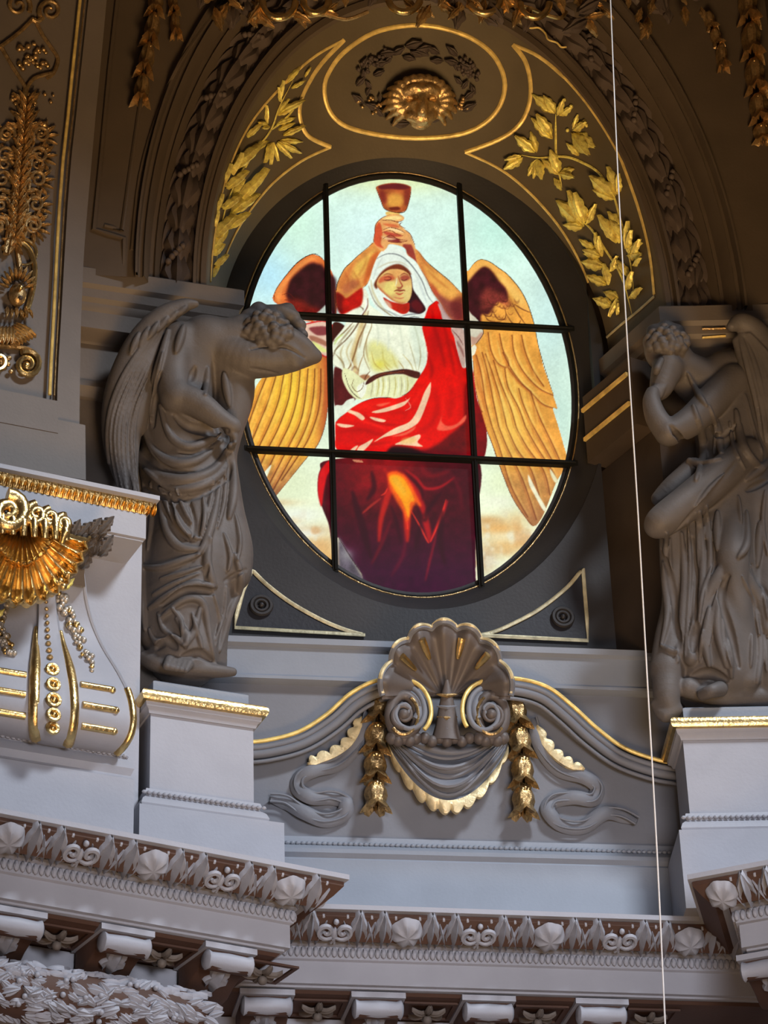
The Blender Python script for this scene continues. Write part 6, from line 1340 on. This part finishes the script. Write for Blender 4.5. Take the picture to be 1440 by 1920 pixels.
# --- ribbons
for side, path, edge, lab in ((1, [(690, 1340), (672, 1392), (636, 1432), (590, 1448), (562, 1462), (560, 1484), (582, 1500), (620, 1497), (646, 1508), (642, 1530), (606, 1540), (568, 1528), (536, 1506), (505, 1502)], [(674, 1352), (664, 1378), (648, 1402), (622, 1420), (592, 1432), (574, 1440)], 'carved grey ribbon with gold scalloped edge curling left of the cartouche'),
                              (-1, [(996, 1352), (1012, 1404), (1046, 1444), (1092, 1462), (1118, 1480), (1108, 1502), (1070, 1500), (1036, 1504), (1026, 1526), (1048, 1548), (1092, 1552), (1130, 1530), (1162, 1530), (1192, 1545)], [(1004, 1368), (1020, 1400), (1042, 1424), (1066, 1440), (1094, 1450)], 'carved grey ribbon with gold scalloped edge curling right of the cartouche')):
    rb_ = thing('ribbon', lab, 'ribbon', PAR.hit(*path[5])[0], 'ribbons beside the cartouche')
    c = catmull(path, False, 7); m = len(c); h = [PAR.hit(x, y, .03) for x, y in c]
    MB().tube([q[0]+V((0, -.02*sin(i*.35), 0)) for i, q in enumerate(h)], [.058*min(1, .4+i/8)*min(1, .35+(m-1-i)/9) for i in range(m)], 8, (0, -1, 0), .55).build('band', 'slate', rb_)
    for d in (-7, 7):
        q = [PAR.hit(x, y, .06) for x, y in offset_px(c, d)]; MB().tube([k[0] for k in q], .009, 5).build('hem', 'slate', rb_)
    e = catmull(edge, False, 12); rows = []
    for k in range(0, len(e)-1):
        p = PAR.hit(*e[k], .075); q = PAR.hit(*e[k+1], .075); t = (q[0]-p[0]); nrm = (V((-t.z, 0, t.x))*side*-1).normalized(); f = min(1, k/10+.2)*min(1, (len(e)-k)/10)
        a_ = p[0]-nrm*.035*f; c_ = p[0]+nrm*(.012+.040*abs(sin(k*pi/9.5))**.7)*f
        rows.append([a_, (a_+c_)/2+V((0, -.014, 0)), c_, c_+V((0, .03, 0)), a_+V((0, .03, 0))])
    MB().strip(rows).build('gilt_hem', 'hem', rb_)

# ================================================================== SCROLL BRACKET OF THE LEFT WING
WP = Plane((e3.x, e3.y, 0), WA)
br = thing('scroll_bracket', 'big pale scroll bracket with gold fluting under the left ledge', 'bracket', WP(95, 1395, .2))
KEY = [(1040, .34, 86, 66), (1080, .36, 88, 70), (1120, .30, 88, 76), (1160, .27, 90, 86), (1200, .30, 92, 104), (1240, .38, 97, 126), (1280, .46, 100, 144), (1320, .50, 101, 150), (1350, .47, 100, 147), (1375, .40, 98, 136), (1395, .26, 97, 120), (1402, .12, 97, 112)]
kq = catmull(KEY, False, 4)
def brp(y, o, cx, hw, x, lift=0.0):
    bulge = o*(1-.10*abs(x)**3)-(.05 if abs(x) > .22 else 0)*1.0
    return WP(cx+hw*x+ (abs(x)**2)*0, y+ x*hw*.17, bulge+lift)
XS = [-1, -.985, -.9, -.7, -.5, -.3, -.24, -.2, -.1, 0, .1, .2, .24, .3, .5, .7, .9, .985, 1]
rows = []
for y, o, cx, hw in kq:
    front = [brp(y, o, cx, hw, x) for x in XS]; d = WP.n
    rows.append([front[0]-d*(o-.01)]+front+[front[-1]-d*(o-.01)])
MB().strip(rows, False, False).build('bracket_body', 'light', br)
def brat(y, x, lift): 
    for a, b_ in zip(kq, kq[1:]):
        if a[0] <= y <= b_[0]+1e-6: f = (y-a[0])/(b_[0]-a[0]); k = [a[i]+(b_[i]-a[i])*f for i in range(4)]; return brp(k[0], k[1], k[2], k[3], x, lift)
    return brp(*kq[-1], x, lift)
for x in (-.24, .24):
    MB().tube([brat(y, x, .015) for y in range(1180, 1396, 8)], [.014+.028*min(1, (y-1180)/70) for y in range(1180, 1396, 8)], 8).build('gilt_ridge', 'gold', br)
for x in (-1.0, 1.0): MB().tube([brat(y, x*.985, -.01) for y in range(1270, 1398, 8)], .03, 8).build('gilt_edge', 'gold', br)
MB().tube([brat(y, .985, .0) for y in range(1060, 1275, 10)], .014, 6).build('side_edge', 'light', br)
for i, y in enumerate((1255, 1283, 1312, 1340, 1365)):
    p = brat(y, 0, .02); r = .042-.003*abs(i-2); b = MB(); b.tube([p+V((0, 0, 0))+(WP.u*cos(a)+V((0, 0, 1))*sin(a))*r for a in [2*pi*k/12 for k in range(12)]], .016, 6, tuple(WP.n), 1, True); b.ball(p, r*.55, 8, 5); b.build('gilt_coin', 'gold', br)
for i in range(12): b = MB(); b.ball(brat(1090+13*i, -.02, .01), .010+.0012*i, 6, 4); b.build('bead', 'oldgold', br)
for s_ in (-1, 1):
    for j, y in enumerate((1275, 1312, 1352)):
        pts = [brat(y, s_*x, .0) for x in (.36, .50, .64, .76)]; MB().tube(pts, .026, 8).build('flute', 'gold', br)
        b = MB(); b.ball(brat(y, s_*.78, .008), .026, 8, 5); b.build('flute_end', 'gold', br)
# hanging leaf string on the bracket's cheek
silver = mat('silvery_worn_gilding', (0.55, 0.50, 0.42), 0.4, 0.6, var=0.3, scale=20, bump=0.4, wear=.6); M['silver'] = silver
for nm, pts in (('leaf_string', [(112, 1092), (120, 1130), (138, 1165), (155, 1200), (172, 1240)]), ('leaf_string', [(-20, 1150), (-6, 1185), (6, 1215), (22, 1240)])):
    for k in range(64):
        f = RND.random()*(len(pts)-1); i = int(f); f -= i; x = pts[i][0]+(pts[i+1][0]-pts[i][0])*f+RND.uniform(-10, 10); y = pts[i][1]+(pts[i+1][1]-pts[i][1])*f+RND.uniform(-6, 6)
        kk_ = min(kq, key=lambda q: abs(q[0]-y)); b = MB(); p = brat(max(1041, y), max(-.93, min(.93, (x-kk_[2])/kk_[3])), .0+RND.uniform(-.0, .03)); b.ball(p, RND.uniform(.014, .027), 7, 5); b.build('leaf_fruit', 'silver' if RND.random() < .7 else 'gold', br)
    inst('leaf', lf, br, basis(WP(pts[0][0], pts[0][1]+14, .42), V((.10, 0, 1)), tuple(WP.n), .16)); inst('leaf', lf, br, basis(WP(pts[0][0]-4, pts[0][1]+14, .42), V((-.5, 0, 1)), tuple(WP.n), .14)); inst('leaf', lf, br, basis(WP(pts[0][0]+4, pts[0][1]+14, .42), V((.7, 0, .8)), tuple(WP.n), .13))
# abacus with grey acanthus carrying the ledge
b = MB()
rows = []
for y, o, x0, x1 in ((978, .56, -140, 170), (1000, .55, -140, 166), (1030, .46, -130, 160), (1060, .40, -120, 158), (1082, .34, -110, 160)):
    r = [WP(x0, y-25, .05), WP(x0, y-25, o), WP(x1, y+18, o), WP(x1, y+18, .05)]; rows.append(r)
b.strip(rows, False, False); b.build('abacus', 'impost', br)
acanI = mesh_of(leafvf(1, .62, 4, .10, .20, .05, 14, .35, rib=.12), 'acanthus', 'impost')
for k in range(26):
    x = 112+RND.uniform(0, 75); y = 985+RND.uniform(0, 66)-(x-118)*.12; p = WP(x, y+20, .60-(y-985)*.002)
    inst('acanthus_leaf', acanI, br, basis(p, V((.35+RND.uniform(-.3, .4), 0, 1)), (WP.n.x, WP.n.y, -.5), RND.uniform(.13, .2)))
# --- the gold shell
gs = thing('gold_shell', 'big gilded scallop shell with rolled top on the scroll bracket at the left edge', 'shell', WP(55, 1130, .5))
HC = (42, 968); na, nr = 150, 14; rows = []
for i in range(na+1):
    a = radians(-72+144*i/na); fl_ = cos(i/na*2*pi*15); row = []
    for j in range(nr+1):
        r = j/nr; R_ = r*(158+10*abs(cos(i/na*pi*15)))*(1-.22*abs(sin(a))**1.5)
        x = HC[0]+R_*sin(a)*.98*(.62+.38*r); y = HC[1]+R_*cos(a)+.0; o = .62+.10*sin(pi*r*.85)-.03*fl_*(.25+r)*1.0-.08*r
        row.append(WP(x, y, o+(.05 if r > .92 else 0)))
    rows.append(row)
b = MB(); b.strip(rows, False, False); n3 = WP.n; b.strip([[p-n3*.05 for p in r_] for r_ in rows], False, False); b.strip([[r_[-1] for r_ in rows], [r_[-1]-n3*.05 for r_ in rows]], False, False)
b.build('fan', 'gold', gs)
MB().tube([r_[-1]+n3*.012 for r_ in rows], .014, 6).build('rim', 'gold', gs)
MB().tube([r_[8]+n3*.02+V((0, 0, .008*((i*11/na) % 1))) for i, r_ in enumerate(rows)], .012, 6).build('inner_rim', 'gold', gs)
for cx, cy, r0, sg in ((14, 962, 34, 1), (66, 966, 20, -1), (92, 972, 17, -1), (118, 982, 15, -1), (-30, 958, 20, 1)):
    pts = [WP(x, y, .74) for x, y in spiral((cx, cy), r0, 5, -pi/2, 1.6, 26, sg)]
    MB().tube(pts, [.045*r0/34+.012-.02*r0/34*k/26 for k in range(27)], 8).build('top_roll', 'gold', gs)
for k in range(9):
    x = -40+20*k; MB().tube([WP(x, 948+(k*2.0), .68), WP(x+3, 970+k*2.2, .76), WP(x+4, 996+k*2.2, .73)], [.022, .034, .024], 8).build('top_flute', 'gold', gs)
MB().tube([WP(118, 972, .72), WP(122, 1000, .76), WP(116, 1018, .72)], [.03, .036, .02], 8).build('top_clasp', 'gold', gs)
for x, y in ((112, 1090), (126, 1078), (118, 1100), (-18, 1098)): b = MB(); b.ball(WP(x, y, .66), .03, 8, 5); b.build('rim_knob', 'gold', gs)

# ================================================================== GILDED CANDELABRA RELIEF, UPPER LEFT PANEL
PIL = Surf([pil])
ar = thing('candelabra_relief', 'gilded relief of scrolls, fruit and leaves in the sunken panel at the upper left', 'relief', (PIL.hit(20, 700) or (PW(20, 700), 0))[0])
gl2 = mesh_of(leafvf(1, .44, 3, .18, .25, .07, 10, .35, rib=.1), 'acanthus', 'oldgold')
def cxat(y): return 66-(y/700)**.9*62
def asp(c, r0, r1, a0, turns, sg, m='oldgold', th=.020, lift=.03):
    q = [PIL.hit(x, y, lift) for x, y in spiral(c, r0, r1, a0, turns, 24, sg)]; q = [h[0] for h in q if h]
    if len(q) > 3: MB().tube(q, [th*(1-.5*k/len(q)) for k in range(len(q))], 7).build('scroll', m, ar)
def astem(pts, th=.016, m='oldgold', lift=.03):
    q = [PIL.hit(x, y, lift) for x, y in catmull(pts, False, 4)]; q = [h[0] for h in q if h]
    if len(q) > 3: MB().tube(q, th, 7).build('stem', m, ar)
def aball(x, y, r, m='oldgold', lift=.03):
    h = PIL.hit(x, y, lift)
    if h: b = MB(); b.ball(h[0], r, 8, 5); b.build('fruit', m, ar)
def aleaf(x0, y0, x1, y1, w=1.0, lift=.02, t=.25): put_leaf(PIL, gl2, 'leaf', (x0, y0), (x1, y1), ar, lift, w, t)
asp((92, 24), 22, 4, 2.6, 1.5, 1); asp((32, 14), 24, 4, .5, 1.5, -1)
astem([(78, 36), (66, 44), (58, 40)], .02); astem([(60, 38), (36, 62), (8, 84), (-10, 96)]); astem([(62, 38), (78, 70), (96, 96), (106, 115), (98, 140), (86, 150)]); astem([(0, 92), (22, 130), (40, 158), (46, 170)]); astem([(98, 140), (62, 150), (46, 172)])
for k in range(34): aball(30+RND.random()*58, 90+RND.random()*46-(abs(k % 7-3))*2, RND.uniform(.014, .026), 'oldgold' if k % 4 else 'gold')
for k in range(14): aball(20+RND.random()*78, 178+RND.random()*24, RND.uniform(.012, .022))
aball(80, 238, .03); aball(72, 232, .018); aball(88, 244, .016)
astem([(46, 170), (40, 210), (36, 260), (30, 310), (24, 360), (16, 420), (8, 480)], .022)
y = 200
while y < 470:
    c = cxat(y); L = 29+8*sin(y*.11)
    for s_ in (-1, 1):
        aleaf(c, y, c+s_*L*.9, y-10+14*sin(y), .9); aleaf(c, y+6, c+s_*L*.5, y+30, .8, .04); aleaf(c, y+2, c+s_*L*.55, y-24, .7, .05)
    if (y//20) % 3 == 0:
        asp((c+30, y+6), 15, 3, pi, 1.3, 1, th=.014); asp((c-30, y+6), 15, 3, 0, 1.3, -1, th=.014)
    for k in range(3): aball(c+RND.uniform(-9, 9), y+RND.uniform(-8, 8), .018, 'gold')
    y += 15
for yy, sg_ in ((262, 1), (300, 1), (345, 1), (392, 1), (430, 1)):
    c = cxat(yy); asp((c+34, yy-4), 17, 3, pi*.9, 1.4, 1, 'oldgold', .018, .04); astem([(c+2, yy+26), (c+16, yy+18), (c+20, yy)], .016)
    for k in range(6): a = -1.2+k*.55; aleaf(c+34+12*cos(a), yy-4+12*sin(a), c+34+34*cos(a), yy-2+34*sin(a), .9, .02)
    asp((c-32, yy-4), 17, 3, pi*.1, 1.4, -1, 'oldgold', .018, .04)
    for k in range(5): a = 2+k*.55; aleaf(c-32+12*cos(a), yy-4+12*sin(a), c-32+32*cos(a), yy-2+32*sin(a), .9, .02)
asp((42, 480), 26, 20, -pi/2, .55, 1, 'gold', .018); 
# grotesque mask with wreath
astem([(2, 470), (28, 458), (50, 470), (62, 500), (60, 540), (50, 580), (38, 600)], .022, 'gold'); astem([(30, 470), (34, 500), (36, 520)], .02)
h = PIL.hit(28, 560, .05)
b = MB(); b.ball(h[0], .085, 12, 9, sc=(.8, .8, 1.15)); b.build('mask_head', 'oldgold', ar)
aball(27, 556, .022, 'gold', .13); aball(20, 546, .016, 'brown', .12); aball(37, 548, .016, 'brown', .12); aball(28, 574, .018, 'brown', .12)
for k in range(10): a = pi*k/9; aleaf(28+14*cos(a), 545-14*sin(a), 28+34*cos(a), 540-36*sin(a), .7, .05)
for k in range(6): aleaf(10+8*k, 580+4*(k % 2), 6+10*k, 604, .8, .05)
for k in range(7): aleaf(26-4*k, 610+3*k, 62-6*k, 640+3*k, .9, .04); aleaf(20-6*k, 616, 14-8*k, 656, .9, .05)
asp((46, 690), 26, 5, -pi/2-.4, 1.7, 1, 'gold', .028, .05); asp((-8, 684), 22, 5, -pi/2, 1.5, -1, 'gold', .026, .05); aball(46, 690, .034, 'gold'); astem([(-10, 652), (20, 654), (52, 660), (70, 676)], .02, 'oldgold')
for k in range(9): aball(-2+RND.random()*22, 668+RND.random()*36, .02, 'oldgold')

# ================================================================== GILDED CREST ABOVE THE ARCH
cr = thing('gilded_crest', 'lower fringe of a dark and gilded crest above the top of the arch', 'relief', P(760, 0, 1.1))
for k in range(120):
    x = RND.uniform(380, 1330); lim = 34 if x < 640 else 8 if x < 760 else 14 if x < 880 else 30 if x < 1000 else 42 if x < 1250 else 18
    y = RND.uniform(-50, lim); ang = RND.uniform(-2.6, -.5) if k % 3 else RND.uniform(0, pi)
    inst('leaf', gl2 if RND.random() < .62 else bl_, cr, basis(P(x, y, 1.08+RND.uniform(0, .12)), V((cos(ang), 0, sin(ang))), (RND.uniform(-.3, .3), -1, -.45), RND.uniform(.13, .26)))
for cx, cy, r0, a0, t_, sg in ((755, -8, 34, .3, .45, 1), (912, -6, 34, 2.7, .45, -1), (520, 4, 34, 0, .5, 1), (590, 2, 26, 0, .5, 1), (1000, 6, 30, 0, .5, 1)):
    MB().tube([P(x, y, 1.2) for x, y in spiral((cx, cy), r0, r0*.8, a0, t_, 14, sg)], .03, 8).build('scroll_lip', 'gold', cr)
MB().tube([P(x, y, 1.14) for x, y in catmull([(900, 20), (915, 34), (940, 26), (960, 10), (990, 14), (1020, 26), (1050, 34), (1062, 22)], False, 5)], .016, 6).build('lip', 'gold', cr)
MB().tube([P(x, y, 1.14) for x, y in catmull([(975, 38), (992, 52), (1010, 52), (1022, 62), (1028, 74), (1044, 80), (1052, 88), (1062, 88)], False, 5)], .008, 6).build('thin_lip', 'line', cr)
MB().tube([P(x, y, 1.14) for x, y in catmull([(430, 6), (470, 20), (500, 26), (545, 28), (580, 30), (610, 28), (650, 36), (690, 22)], False, 5)], .016, 6).build('lip', 'oldgold', cr)
